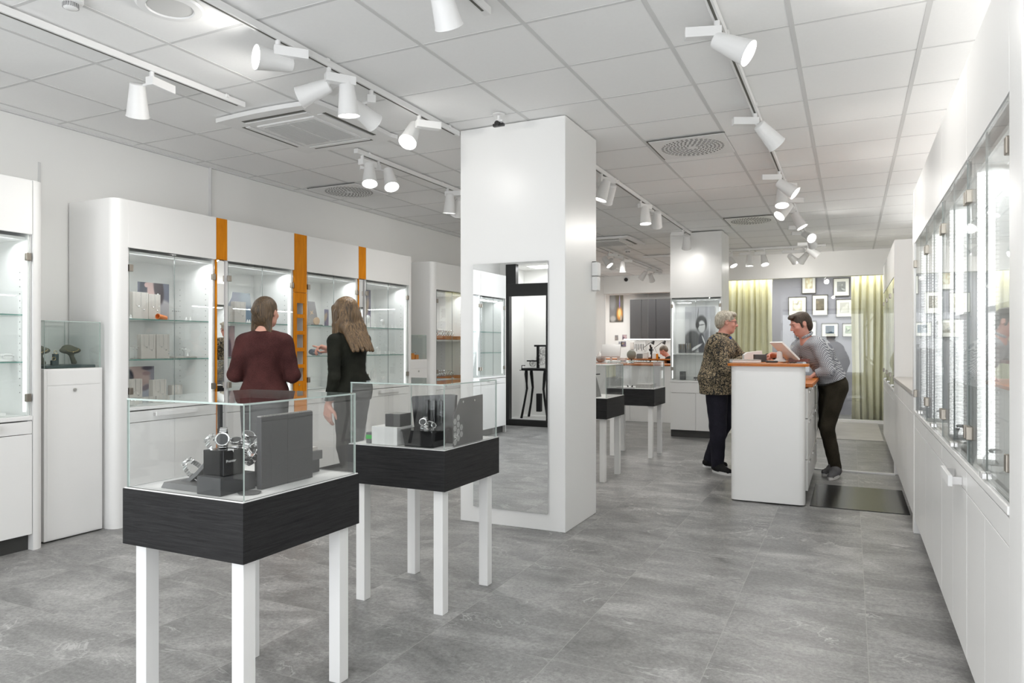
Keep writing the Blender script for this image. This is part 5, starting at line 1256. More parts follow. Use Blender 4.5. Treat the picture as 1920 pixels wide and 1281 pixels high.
for q in range(6): MB().ball((-.12 + .055 * q, -.02, .026), .006, 8).out('stud', 'chrome', t, smooth=True)
for px, X, z, h in ((12, -4.85, 1.199, .05),): white_stand(px, X, z, h, .12, 'low white pearl stand on the left edge cabinet middle shelf')
# ---- first pedestal
px_, py_ = -4.76, 2.85
mgreen = simple('moss_velvet', (.10, .105, .075), .9, noise=.15); mteal = simple('dark_green_slab', (.025, .05, .05), .4)
tag(MB().box(-5.14, 2.88, 1.146, -4.79, 3.22, 1.166, .002).out('display_slab', mteal), 'dark green slab inside the glass hood of the left pedestal', 'slab')
def bust(y, x, label, rot=0):
    t = thing('necklace_bust', label, 'necklace bust', (x, y, 1.166), RL + rot)
    F = Field((-.10, -.08, 0), (.10, .08, .16), .004)
    F.ell((0, 0, .10), (.075, .028, .026), frame((0, 1, .4), (0, 0, 1)), .01).ell((-.01, .012, .118), (.038, .022, .022), None, .02).cone((0, .0, .085), (.03, .005, .015), .012, .018, .02); F.cut((0, 0, .003), (0, 0, -1))
    F.mesh('bust', [mgreen], t); MB().tube([(.045 * math.cos(a) - .002, -.030 - .003 * math.sin(a), .112 + .022 * math.sin(a)) for a in [PI + PI * k / 10 for k in range(11)]], .0012, 5).out('necklace', 'gold', t)
    MB().ball((.0, -.034, .088), .004, 8).out('pendant', 'gold', t, smooth=True)
bust(3.13, -4.93, 'green velvet necklace bust with gold cross, right one under the glass hood'); bust(2.90, -4.90, 'green velvet bust with gold collar half hidden by the left cabinet')
for (y, x, h, lb) in ((3.01, -4.90, .075, 'taller'), (2.975, -4.86, .032, 'shorter')):
    t = thing('ring_cylinder', '%s dark ring cylinder with a gold ring under the glass hood' % lb, 'ring holder', (x, y, 1.166)); MB().lathe([(0, 0), (.020, 0), (.020, h), (.018, h + .002), (0, h + .002)], 22, cap=False).out('cylinder', mteal, t, smooth=True)
    MB().tube([(.0, .011 * math.cos(a), h + .012 + .011 * math.sin(a)) for a in [2 * PI * k / 14 for k in range(14)]], .0018, 6, closed=True).out('ring', 'gold', t, smooth=True)
# ---- pedestal in the recess
for (x, y, h, lb) in ((-4.86, 7.28, .075, 'taller'), (-4.85, 7.36, .055, 'shorter')):
    t = thing('ring_block', '%s orange wood block with a ring, in the recess pedestal' % lb, 'ring holder', (x, y, 1.131)); MB().box(-.03, -.03, 0, .03, .03, h, .002).out('block', 'cherry', t)
    MB().cyl((0, 0, h), (0, 0, h + .02), .003).ball((0, 0, h + .028), .009, 10).out('ring', 'chrome', t, smooth=True)
t = thing('wood_wedge', 'orange wooden wedge with a white card in the recess pedestal', 'wedge', (-4.86, 7.15, 1.131), RL)
MB().prism([(-.03, 0), (.05, 0), (-.03, .10)], -.02, .02, M4=Matrix.Rotation(PI / 2, 4, 'X')).out('wedge', 'cherry', t); MB().prism([(-.03, 0), (.08, 0), (.05, .045), (-.03, .045)], .021, .024, M4=Matrix.Rotation(PI / 2, 4, 'X')).out('card', 'paper', t)

# ---- first table: watches and boxes
ZT = .801
def flat_on(px, py, z): return from_px(px, py, z)
def tbox(name, x0, y0, x1, y1, z0, z1, mat, label, cat='box', rz_=0, bev=.0015, group=None):
    cx, cy = (x0 + x1) / 2, (y0 + y1) / 2; o = MB().box(x0 - cx, y0 - cy, 0, x1 - cx, y1 - cy, z1 - z0, bev).out(name, mat); o.location = (cx, cy, z0); o.rotation_euler = (0, 0, rz_); return tag(o, label, cat, group)
mperf = simple('charcoal_panel', (.050, .050, .051), .45); 
pt = tbox('display_screen', -1.858, 1.830, -1.838, 2.090, ZT, ZT + .250, mperf, 'tall charcoal display panel with fine dots in the nearest glass case', 'panel')
b = MB()
for i in range(40):
    for j in range(18): b.box(.0101, -.13 + i * .0066, .012 + j * .006, .0108, -.13 + i * .0066 + .002, .012 + j * .006 + .002)
o = b.out('dots', simple('panel_dot', (.09, .09, .09), .5), pt); o['kind'] = 'stuff'
b = MB()
for i in range(34): b.box(-.008, -.13 + i * .0077, .250, .008, -.13 + i * .0077 + .004, .254)
o = b.out('perforated_top', 'steel', pt); o['kind'] = 'stuff'
MB().box(.0102, -.002, .0, .0106, -.0008, .25).out('seam', 'plinth', pt)
tbox('watch_box', -1.985, 1.688, -1.875, 1.84, ZT, ZT + .060, 'darkbox', 'low charcoal box under the black watch box in the nearest case')
bb = tbox('watch_box', -1.985, 1.71, -1.890, 1.795, ZT + .0605, ZT + .145, 'blackgloss', 'black cube box under the standing watch, nearest case')
bb.location = (-1.935, 1.755, ZT + .0605)
tc_ = bpy.data.curves.new('writing', 'FONT'); tc_.body = 'Premier'; tc_.size = .013; tc_.extrude = .0002; to = text_mesh(tc_); to.parent = bb; to.rotation_euler = (PI / 2, 0, PI / 2); to.location = (.0478, -.032, .045)
put_watch((-1.945, 1.765, ZT + .146 + .026), -.15, 1.05, .5, 'steel sports watch standing on top of the black cube box', s=1.35).rotation_euler = (1.35, .0, .75)
watch0.location.z += .030
pg = tag(MB().box(-.011, -.0008, -.075, .011, .0, 0, 0).out('price_tag', 'paper'), 'white price tag hanging off the black cube box', 'tag'); pg.location = (-1.889, 1.745, ZT + .150); pg.rotation_euler = (.1, .12, PI / 2 - .2)
b = MB()
for k in range(6): b.box(-.004 + (k % 2) * .002, -.0012, -.030 - k * .006, .006, -.0009, -.0275 - k * .006)
b.out('print', 'darkbox', pg)
# grey slab stand with the curved holder
t = thing('watch_stand', 'grey slab stand with a leaning curved arm in the nearest glass case', 'stand', (-2.045, 1.785, ZT), .03)
MB().prism([(-.14, -.075), (.10, -.085), (.12, .06), (-.12, .075)], .0, .020, scale_top=.93).out('base', 'greybox', t)
pts = [(-.10, .0, .018), (-.06, .0, .030), (-.02, .0, .058), (.02, .0, .095), (.06, .0, .125), (.08, .0, .135)]
b = MB()
for i in range(5):
    p, q = Vector(pts[i]), Vector(pts[i + 1]); 
    vs = [b.bm.verts.new(v) for v in (p + Vector((0, -.032, 0)), q + Vector((0, -.032, 0)), q + Vector((0, .032, 0)), p + Vector((0, .032, 0)))]; ws = [b.bm.verts.new(v.co - Vector((-.006, 0, .012))) for v in vs]
    b.bm.faces.new(vs); b.bm.faces.new(ws[::-1])
    for k in range(4): b.bm.faces.new((vs[k], vs[(k + 1) % 4], ws[(k + 1) % 4], ws[k]))
b.out('curved_arm', 'greybox', t); MB().box(.05, -.03, .018, .065, .03, .13, .002).out('support', 'greybox', t)
GW = 'steel watches on the curved grey arm'
for k, (u, z) in enumerate(((-.065, .045), (.045, .135))):
    put_watch((-2.045 + u * .98, 1.785 + u * .03, ZT + z + .012), .2, -.75, .2, 'steel watch at the %s of the curved grey arm' % ('foot', 'top')[k], None, 1.15)
for k in range(5):
    put_watch((-1.975 + .010 * k, 1.855 + .024 * k, ZT + .122 + .022 * math.sin(k * 2)), .4, .3 * k, .5 + .35 * k, 'steel watch in the tangle left of the tall charcoal panel', 'steel watches tangled on the watch bar', 1.25)
t = thing('watch_bar', 'dark bar holding the tangle of watches beside the tall panel', 'stand', (-1.95, 1.93, ZT)); MB().box(-.05, -.07, 0, .05, .10, .02, .002).box(-.01, -.01, .02, .01, .01, .09).box(-.025, -.06, .085, .025, .09, .094, .002).out('bar', 'darkbox', t)
tbox('gift_box', -2.02, 2.10, -1.90, 2.20, ZT, ZT + .050, 'darkbox', 'dark grey box with a pale lid behind the tall panel'); tbox('box_lid', -2.028, 2.092, -1.892, 2.208, ZT + .0505, ZT + .085, 'greybox', 'grey box lid resting on the dark box behind the tall panel', 'box')
tbox('jewellery_insert', -2.01, 2.12, -1.90, 2.19, ZT + .0855, ZT + .100, 'linen', 'pale insert lying on the grey box lid', 'box')
t = thing('glass_lens', 'grey oval reflective dish in the front of the nearest case', 'dish', (-1.83, 1.77, ZT)); MB().lathe([(0, 0), (.035, 0), (.038, .004), (.02, .003), (0, .003)], 28, cap=False).out('dish', 'greybox', t, smooth=True)
t = thing('oval_dish', 'silver oval dish lying on the grey slab stand', 'dish', (-2.02, 1.765, ZT + .021)); MB().lathe([(0, .002), (.03, .003), (.05, .014), (.052, .013), (.035, 0), (0, 0)], 28, cap=False, M4=Matrix.Diagonal((1, .7, 1, 1))).out('dish', 'steel', t, smooth=True)

# ---- second table
tbox('white_box', -2.19, 2.925, -2.035, 3.06, ZT, ZT + .090, 'paper', 'white box on the second display table'); tbox('dark_box', -2.125, 2.950, -2.035, 3.05, ZT + .0905, ZT + .155, simple('taupe_box', (.10, .097, .095), .4), 'dark taupe box on top of the white box')
gb = tbox('green_box', -2.24, 2.945, -2.205, 3.0, ZT, ZT + .055, 'greybox', 'small grey box with a green band at the left of the second case')
MB().box(-.0185, -.0285, .022, .0185, .0285, .042).out('green_band', simple('green_band', (.05, .42, .07), .4), gb)
t = thing('black_case', 'open glossy black case with a silver watch in the second glass case', 'case', (-1.905, 2.998, ZT), .0)
MB().prism(rpoly(-.095, -.07, .075, .06, .015), 0, .075, scale_top=1.12).out('shell', 'blackgloss', t); MB().prism(rpoly(-.11, -.085, .09, .075, .02), .075, .083).out('rim', 'blackgloss', t)
put_watch((-1.93, 3.01, ZT + .105), 1.2, .2, .3, 'silver watch lying on the open black case', None, 1.1)
put_watch((-1.87, 2.97, ZT + .100), 1.3, .1, 1.2, 'small silver watch at the corner of the open black case', None, .8)
t = thing('smoky_case', 'raised smoky black case lid standing behind the open black case', 'case', (-1.93, 3.12, ZT), .10)
MB().prism([(-.11, 0), (.10, 0), (.115, .245), (.09, .25), (-.13, .235), (-.135, .225)], -.015, .012, M4=Matrix.Rotation(PI / 2, 4, 'X')).out('lid', simple('smoky_plastic', (.035, .035, .036), .2), t)
for x in (-.04, .0, .04): MB().box(x - .008, -.03, .10, x + .008, -.014, .22, .004).out('strap_slot', 'blackgloss', t)
tcard = thing('turtle_card', 'tall grey card with a turtle shell pattern and cut corner in the second case', 'card', (-1.768, 3.02, ZT), PI / 2)
MB().prism([(0, 0), (.305, 0), (.305, .24), (.07, .232), (0, .15)], -.003, .003, M4=Matrix.Rotation(PI / 2, 4, 'X')).out('card', simple('grey_card', (.085, .085, .087), .5), tcard)
b = MB(); mlt = simple('pale_grey_print', (.42, .42, .42), .5)
hexr = .019; cnt = 0
for i in range(3):
    for j in range(5):
        cx = .012 + i * .031; cz = .02 + j * .034 + (i % 2) * .017
        if (cx / .085) ** 2 + ((cz - .07) / .08) ** 2 < 1.05:
            b.prism([(cx + hexr * .88 * math.cos(a), cz + hexr * .88 * math.sin(a)) for a in [PI / 3 * k for k in range(6)]], .0034, .0038, M4=Matrix.Rotation(PI / 2, 4, 'X')); cnt += 1
o = b.out('shell_pattern', mlt, tcard)
tc2 = bpy.data.curves.new('writing', 'FONT'); tc2.body = 'S+'; tc2.size = .040; tc2.extrude = .0003; to = text_mesh(tc2); to.parent = tcard; to.rotation_euler = (PI / 2, -.45, 0); to.location = (.012, -.0042, .028)
for x in (.09, .21): MB().cyl((x, -.006, .215), (x, .002, .215), .006, seg=12).out('rivet', 'chrome', tcard)
# ---- third and fourth tables
t = thing('bracelet_ramp', 'white sloping ramp with a black cord bracelet on the third table', 'stand', (-2.36, 6.58, ZT), -.2)
MB().prism([(0, 0), (.16, 0), (.10, .20), (.075, .20)], -.05, .05, M4=Matrix.Rotation(PI / 2, 4, 'X')).out('ramp', 'greybox', t)
MB().tube([(.0, .0, .01), (.045, -.0, .11), (.075, .0, .212), (.09, .0, .215), (.17, .0, .222)], .006, 8).out('cord', 'black', t, smooth=True)
t = thing('grey_slab_display', 'grey slab leaning on a block at the left of the third table', 'stand', (-2.45, 6.62, ZT), -.3); MB().box(-.01, -.05, 0, .01, .05, .16, .003, M4=Matrix.Rotation(.35, 4, 'Y')).out('slab', 'greybox', t); MB().box(-.05, -.03, 0, -.02, .03, .05, .002).out('block', 'darkbox', t)
tbox('granite_slab', -2.28, 8.12, -2.10, 8.36, ZT, ZT + .045, simple('speckled_granite', (.42, .41, .40), .4, noise=.5, nscale=120), 'speckled granite block on the farthest display table', 'block')
t = thing('black_earrings', 'pair of black teardrop earrings on a white card, farthest display table', 'earrings', (-2.36, 8.16, ZT), 0); MB().box(-.06, -.04, 0, .06, .04, .004, .001).out('card', 'paper', t)
for s_ in (-1, 1): MB().lathe([(0, 0), (.010, .008), (.006, .024), (0, .03)], 12, M4=Matrix.Translation((.02 * s_, 0, .004)) @ Matrix.Rotation(.5 * s_, 4, 'Y'), cap=False).out('earring', 'black', t, smooth=True)
tbox('flat_card', -2.50, 8.07, -2.28, 8.10, ZT, ZT + .004, 'greybox', 'thin grey card along the front of the farthest display table', 'card')

# ---- cabinet in the back pillar
cabinet(.715, H=2.89, D=.30, door_t=1.97, sill=.80, shelves=(), wshelf=(1.19,), label='white lit cabinet built into the back pillar behind the floral shirt person', loc=(-2.325, 10.07, 0), rz=0, drawer=(.63, .775), handle=0, holes=False)
cab_light((-1.97, 10.19, 1.93), 0, .6, 1.5)
x0 = atY(1284, 10.30); o = card('photo_print', PR['headset'], .42, .66, None, (x0, 10.32, 1.20), (0, 0, 0)); tag(o, 'black and white photo print of a person with headset working, in the pillar cabinet', 'photograph')
for px, w, h, lb in ((1272, .10, .13, 'left'), (1286, .08, .14, 'right')):
    t = thing('chain_card', 'dark card hung with chains, %s one in front of the headset photo' % lb, 'display card', (atY(px, 10.22), 10.22, 1.192)); MB().box(0, 0, 0, w, .02, h, .002).out('card', 'greybox', t)
    for k in range(4): MB().tube([(w * (.15 + .2 * k), -.003, h), (w * (.15 + .2 * k), -.004, h * .4)], .0015, 5).out('chain', 'gold' if k % 2 else 'chrome', t)
for px, h, lb in ((1275, .12, 'taller speckled stone block'), (1301, .04, 'lower speckled stone block')):
    tbox('stone_block', atY(px, 10.2), 10.18, atY(px, 10.2) + .075, 10.25, .808, .808 + h, 'greybox', lb + ' at the bottom of the pillar cabinet', 'block')

# ---- till counter and workshop
t = thing('till_counter', 'white till counter with orange wood top at the back left', 'counter', (-2.73, 11.84, 0))
MB().box(-2.43, .0, .0, 0.0, .45, .955, .003).out('body', 'white', t); MB().box(-2.44, -.03, .956, .03, .48, .985, .006).out('worktop', 'cherry_h', t); MB().box(-.7, -.003, .02, -.69, .001, .95).out('joint', 'tbar', t)
t = thing('till_screen', 'white till screen on a stand seen from behind, on the wooden topped counter', 'screen', (atY(1145, 12.0), 12.02, .986), .12)
MB().box(-.08, -.07, 0, .08, .07, .01, .003).out('base', 'satin', t); MB().cyl((0, 0, .01), (0, .02, .19), .018, seg=14).out('post', 'satin', t, smooth=True)
MB().box(-.17, -.02, -.12, .17, .02, .12, .012, M4=Matrix.Translation((0, 0, .22)) @ Matrix.Rotation(-.35, 4, 'X')).out('screen', 'satin', t, smooth=True)
t = thing('wire_basket', 'dark wire basket with white cloths at the left end of the till counter', 'basket', (atY(1126, 12.15), 12.15, .986)); b = MB()
for k in range(5): b.tube([(-.09, -.07, .01 + k * .025), (.09, -.07, .01 + k * .025), (.09, .07, .01 + k * .025), (-.09, .07, .01 + k * .025)], .002, 4, closed=True)
b.out('basket', 'plinth', t)
F = Field((-.12, -.1, -.01), (.12, .1, .26), .01); F.ell((0, 0, .08), (.08, .06, .07), None, .02).cone((-.03, 0, .1), (-.02, .01, .2), .04, .015, .03).cone((.03, 0, .1), (.03, 0, .17), .035, .015, .03); F.wrinkle(.006, 60, 50, 50); F.mesh('cloth', ['paper'], t)
t = thing('desk_fan', 'round grey desk fan back on the till counter', 'fan', (atY(1184, 12.15), 12.15, .986)); MB().lathe([(0, -.02), (.06, -.02), (.085, 0), (.06, .02), (0, .02)], 24, M4=Matrix.Translation((0, 0, .15)) @ Matrix.Rotation(PI / 2, 4, 'X'), cap=False).out('head', simple('grey_green_plastic', (.25, .26, .22), .4), t, smooth=True); MB().cyl((0, 0, 0), (0, 0, .08), .012).lathe([(0, 0), (.05, 0), (.04, .012), (0, .014)], 20, cap=False).out('foot', 'plinth', t)
tbox('receipt_printer', atY(1160, 12.1), 12.0, atY(1175, 12.1), 12.14, .986, 1.09, 'satin', 'white receipt printer on the till counter beside the fan', 'printer', bev=.006)
# workshop shell
struct(MB().box(-6.9, 18.0, 0, -1.5, 18.15, 3.0).out('wall_far', 'wall')); struct(MB().box(-2.6, 15.95, 0, -2.45, 18.0, 3.0).out('wall_workshop_side', 'wall'))
struct(MB().box(-6.9, 15.95, 2.62, -2.45, 18.0, 2.7).out('ceiling_workshop', 'tile_ceil'))
b = MB(); pane_box(b, XL, 15.86, .0, atY(1215, 15.86), 15.868, 2.50); struct(b.out('window_3', ['glass_case', 'edge']))
area_light('workshop_strip_lights', (-4.6, 16.9, 2.58), (0, 0, 0), 2.6, .6, 44, (1, .99, .97))  # area lamp without a fixture, added under the ceiling to light the workshop
mdk = simple('anthracite_cabinet', (.035, .035, .037), .35)
for k, (a_, b_, nm) in enumerate(((1181, 1203, 'left'), (1203, 1230, 'middle'), (1230, 1262, 'right'))):
    xa, xb_ = atY(a_, 17.6), atY(b_, 17.6); t = thing('wall_cupboard', 'anthracite wall cupboard in the workshop, %s one of three' % nm, 'cupboard', (xa, 17.6, 1.47))
    MB().box(0, .02, 0, xb_ - xa - .004, .4, 1.0).out('carcass', mdk, t); MB().box(.002, 0, 0, xb_ - xa - .006, .018, 1.0, .002).out('door', mdk, t)
t = thing('under_cupboard_light', 'bright strip light under the anthracite wall cupboards', 'light', (atY(1220, 17.7), 17.72, 1.445)); MB().box(-.7, -.03, 0, .7, .03, .02).out('diffuser', 'tube', t)
t = thing('workbench', 'workshop bench with orange wood top and drawers behind the till counter', 'bench', (-3.5, 16.35, 0))
MB().box(-2.6, 0, .955, .42, .6, .985, .004).out('bench_top', 'cherry_h', t)
for k in range(4):
    x0 = -1.15 + k * .39
    if k == 2: continue
    d = MB().box(x0, .02, .72, x0 + .36, .5, .945, .003).out('drawer', 'cherry_h', t); MB().ball((x0 + .18, .012, .83), .012, 8).out('knob', 'steel', d)
    MB().box(x0, .03, .0, x0 + .36, .5, .715).out('cupboard', mdk, t)
def lamp(x, y, label, s=1.0, mat='black'):
    t = thing('desk_lamp', label, 'lamp', (x, y, .986)); b = MB().cyl((0, 0, 0), (0, 0, .04), .03).tube([(0, 0, .04), (-.10, 0, .26), (.12, 0, .42)], .008, 6); b.out('arm', mat, t)
    MB().lathe([(.02, .03), (.055, -.05), (.05, -.05), (.0, .02)], 16, M4=Matrix.Translation((.14, 0, .40)) @ Matrix.Rotation(.6, 4, 'Y'), cap=False).out('shade', mat, t, smooth=True)
lamp(atY(1214, 16.6), 16.6, 'black articulated bench lamp, left one in the workshop'); lamp(atY(1233, 16.6), 16.7, 'black articulated bench lamp nearer the seated person')
t = thing('microscope', 'black bench microscope beside the seated person', 'microscope', (atY(1221, 16.55), 16.55, .986)); MB().box(-.07, -.08, 0, .07, .08, .02, .004).box(-.015, .03, .02, .015, .06, .28).box(-.04, -.06, .18, .04, .06, .24, .008).cyl((0, -.04, .24), (0, -.09, .33), .022).cyl((0, -.02, .10), (0, -.02, .18), .02).out('body', 'blackgloss', t)
for k, (px, w, h, mt, nm, lb) in enumerate(((1212, .10, .16, 'paper', 'white_tub', 'white tub on the workshop bench'), (1228, .10, .14, 'paper', 'white_canister', 'white canister beside the microscope'), (1200, .12, .12, 'greybox', 'grey_tin', 'grey tin on the workshop bench'), (1233, .05, .12, 'cherry', 'wooden_pot', 'wooden pot near the seated person'), (1191, .10, .10, 'satin', 'folded_cloth', 'folded white cloth pile on the bench'))):
    x = atY(px, 16.5); tbox(nm, x - w / 2, 16.42, x + w / 2, 16.42 + w, .986, .986 + h, mt, lb, 'container', bev=.01)
for k, (px, py, w, h, key) in enumerate(((1156, 633, .09, .12, 'taupe'), (1163, 645, .09, .12, 'blue_grey'), (1171, 632, .12, .12, 'purple'), (1169, 645, .13, .13, 'indigo'), (1157, 650, .09, .13, 'portrait_b'))):
    Y = 17.98; z = hZ(px, py, Y=Y) - h / 2; o = card('pinned_photo', PR[key], w, h, None, (atY(px, Y) - w / 2, Y, z), (0, 0, 0)); tag(o, 'small photo pinned on the workshop wall, %s of five' % ('leftmost', 'centre low', 'upper right', 'lower right', 'lowest')[k], 'photograph', 'pinned photos on the workshop wall')
Y = 17.97; o = card('wall_poster', PR['flame'], .37, .72, None, (atY(1143, Y), Y, hZ(1143, 604, Y=Y)), (0, 0, 0), thick=.02); tag(o, 'poster of a soldering torch flame on the workshop wall', 'poster')
tbox('wall_board', -6.05, 17.955, -5.93, 17.985, 1.35, 2.45, simple('pale_birch_panel', (.50, .40, .28), .5, noise=.1), 'tall pale wooden panel at the far left of the workshop', 'panel')
t = thing('tool_rack', 'white pegboard with hanging pliers and tools on the workshop wall', 'rack', (atY(1196, 17.96), 17.96, 1.08)); MB().box(-.2, 0, 0, .2, .02, .33).out('board', 'paper', t)
for k in range(8): MB().box(-.17 + k * .045, -.012, .08 + (k % 3) * .03, -.158 + k * .045, 0, .26, .002).out('tool', 'darkbox', t)
tbox('wall_box', atY(1182, 17.95), 17.93, atY(1188, 17.95), 17.98, 1.2, 1.38, 'linen', 'small beige thermostat box on the workshop wall', 'box')
# seated jeweller
rz = wdir(-.9, .35); kx = atY(1253, 16.75); W5 = (kx + .05, 16.80, 0)
lc = lambda r, f, u: tuple(local((r, f, 0), rz) + V3(0, 0, u))
J = dict(pelvis=(0, -.12, .56), waist=(0, -.10, .70), chest=(0, -.02, .88), neck=(0, .08, 1.04), head=(0, .17, 1.175), shL=(-.17, .05, .97), shR=(.17, .05, .97), elL=(-.22, .20, .80), elR=(.22, .20, .80), wrL=(-.10, .36, 1.02), wrR=(.10, .36, 1.02),
         hipL=(-.09, -.10, .52), hipR=(.09, -.10, .52), knL=(-.10, .30, .54), knR=(.10, .30, .54), anL=(-.10, .28, .09), anR=(.10, .28, .09), toeL=(-.10, .42, 0), toeR=(.10, .42, 0), face=(0, 1, -.7), hup=(0, .7, 1))
BN = ((-.34, -.36, 0), (.34, .60, 1.36))
o, g, R, P, Rp, Rc = figure('person with short grey hair and dark top bent over work in the workshop', W5, rz, J, skin_m='skin_pink', bounds=BN, h=.008, hands=dict(L=((.3, .8, .1), (0, 0, -1), (.4, .4, .4, .4)), R=((-.3, .8, .1), (0, 0, -1), (.4, .4, .4, .4))))
top_garment(o, g, Rp, Rc, 'dark_top', 'blacktop', 1.05, .014, bounds=BN, drop=0, h=.009); trousers(o, g, Rp, 'navytr', 1, BN, h=.009)
F = Field(P(0, 0, 0) - V3(.2, .2, .2), P(0, 0, 0) + V3(.2, .2, .2), .006); F.ell(P(0, -.02, .044), (.082, .098, .084), R, .01); F.ell(P(0, -.06, .0), (.072, .055, .07), R, .03); F.ell(P(0, .105, -.01), (.074, .065, .075), R, .008, 'sub'); F.mesh('hair', [hairmat('grey_brown_hair', (.08, .065, .05), (.26, .22, .17))], o)
t = thing('work_stool', 'round stool under the seated person in the workshop', 'stool', (W5[0] + .1 * math.sin(rz), W5[1] - .12 * math.cos(rz), 0)); MB().lathe([(0, .40), (.17, .40), (.18, .42), (.17, .455), (0, .46)], 24, cap=False).out('seat', 'black', t, smooth=True); MB().cyl((0, 0, .03), (0, 0, .40), .02).lathe([(0, 0), (.2, 0), (.18, .03), (0, .04)], 20, cap=False).out('pedestal', 'steel', t)

# ---- rear window: curtains, picture wall
struct(MB().box(-2.6, 14.7, 0, XR + .3, 14.85, 3.0).out('wall_picture', simple('lavender_grey_wall', (.31, .31, .37), .8))); struct(MB().box(-2.6, YB + .15, 2.75, XR + .3, 14.7, 2.82).out('ceiling_rear', 'tile_ceil')); struct(MB().box(XR, YB + .1, 0, XR + .2, 14.7, 3).out('wall_rear_side', 'wall'))
mcur = simple('pale_green_linen_curtain', (.82, .79, .58), .85, noise=.08, nscale=12)
area_light('window_header_light', (-.75, 13.40, 2.72), (math.radians(12), 0, 0), 3.0, .06, 9, (1, .98, .93))  # unseen strip lamp, added behind the header to brighten the curtains
def curtain(x0, x1, y, label, seed):
    rnd = random.Random(seed); b = MB(); n = 110; amp = .055; ph = rnd.random() * 6
    row = []
    for i in range(n + 1):
        u = i / n; x = x0 + (x1 - x0) * u; w = u * (x1 - x0) / .105 * 2 * PI; row.append((x + .018 * math.sin(2 * w + ph), y + amp * math.sin(w + .8 * math.sin(w * .37 + ph))))
    zs = (.03, .9, 1.8, 2.70); vs = [[b.bm.verts.new((p[0] + .01 * math.sin(z * 2 + p[0] * 9), p[1] * 1.0, z)) for p in row] for z in zs]
    for a_, c in zip(vs, vs[1:]):
        for i in range(n): b.bm.faces.new((a_[i], a_[i + 1], c[i + 1], c[i]))
    o = b.out('curtain', mcur, smooth=True); o.modifiers.new('thickness', 'SOLIDIFY').thickness = .003; return tag(o, label, 'curtain')
curtain(-2.35, atY(1447, 13.5), 13.5, 'pale green curtain behind the floral shirt person', 1); curtain(atY(1598, 13.5), .80, 13.5, 'pale green curtain right of the bent person', 5)
ART = [(1503, 1530, 515, 551, 'standing figure sketch, topmost frame', (.55, .48, .33)), (1562, 1593, 522, 556, 'dark etching in the upper right frame', (.20, .21, .22)), (1478, 1512, 557, 592, 'ink sketch in the frame above the bent person', (.55, .52, .42)), (1522.5, 1552.5, 553, 592, 'brown seated figure print in the centre frame', (.10, .08, .05)),
       (1567, 1600, 561, 595, 'pale scribble drawing in the middle right frame', (.52, .52, .50)), (1493, 1531, 602, 634, 'frame partly hidden behind the bent person', (.35, .33, .28)), (1540, 1572, 606, 632, 'small dark blue landscape frame', (.05, .09, .14)), (1579, 1602, 606, 632, 'pale green landscape frame cut by the curtain', (.40, .48, .36))]
Yp = 14.66
for i, (a_, b_, t_, bt, lb, c) in enumerate(ART):
    x0, x1 = atY(a_, Yp), atY(b_, Yp); z0, z1 = hZ(a_, bt, Y=Yp), hZ(a_, t_, Y=Yp); w, h = x1 - x0, z1 - z0
    t = thing('framed_picture', lb + ' on the lavender wall', 'picture', (x0, Yp, z0)); f = .012
    MB().box(0, 0, 0, w, .03, f).box(0, 0, h - f, w, .03, h).box(0, 0, f, f, .03, h - f).box(w - f, 0, f, w, .03, h - f).out('frame', simple('thin_dark_frame', (.05, .04, .035), .4), t)
    MB().box(f, .012, f, w - f, .03, h - f).out('mat', 'paper', t)
    aw, ah = w * .52, h * .55; rnd = random.Random(i)
    bl = [(rnd.uniform(.2, .8), rnd.uniform(.2, .8), rnd.uniform(.08, .3), rnd.uniform(.08, .35), (lambda q: tuple(max(.01, min(.8, v * q)) for v in c))(rnd.uniform(.3, 2.2)), .4, rnd.uniform(0, 180)) for _ in range(6)]
    card('print', print_mat('print_%d' % i, (c, tuple(v * 1.1 for v in c)), bl), aw, ah, t, ((w - aw) / 2, .009, (h - ah) / 2 + h * .03), thick=.002)
area_light('picture_wall_light', (-.7, 14.0, 2.70), (math.radians(-8), 0, 0), 2.6, .5, 26, (1, .98, .93))  # lamp without a fixture, added near the rear ceiling to light the picture wall
tag(MB().box(-.85, 11.35, 0, -.46, 11.9, .76, .004).out('dark_cabinet', mdk), 'low anthracite cabinet behind the bent person', 'cabinet')

# ---- things on the service counter
ZC = 1.1505
def P3(px, py, z=ZC): return from_px(px, py, z)
def cthing(name, label, cat, px, fw, rzv=0.0, z=ZC):
    a = (px - 960) / PX_F; return thing(name, label, cat, (C_ * a * fw - S_ * fw, S_ * a * fw + C_ * fw, z), rzv)
t = cthing('magazine', 'grey book lying flat on the counter in front of the floral shirt person', 'book', 1397, 6.25, .3); MB().box(-.12, -.085, 0, .12, .085, .022, .002).out('pages', 'paper', t); MB().box(-.123, -.088, .0225, .123, .088, .026).out('cover', simple('grey_cover', (.30, .31, .30), .4), t)
t = cthing('small_black_box', 'small open black box on the counter between the two men', 'box', 1425, 6.45, .3); MB().box(-.05, -.05, 0, .05, .05, .068, .003).out('box', 'darkbox', t)
t = cthing('card_reader', 'white curved card printer on the counter behind the black box', 'printer', 1411, 6.75, .3)
MB().prism([(-.085, 0), (.07, 0), (.09, .02), (.075, .10), (-.05, .085), (-.085, .06)], -.05, .05, M4=Matrix.Rotation(PI / 2, 4, 'X')).out('housing', 'satin', t)
t = cthing('tablet_till', 'white tablet till leaning on a stand between the two men', 'tablet', 1462, 6.55, math.atan2(rX[1], rX[0]))
MB().box(-.115, -.15, -.009, .115, .15, .009, .006, M4=Matrix.Translation((.045, 0, .10)) @ Matrix.Rotation(math.radians(45), 4, 'Y')).out('tablet', 'satin', t, smooth=True)
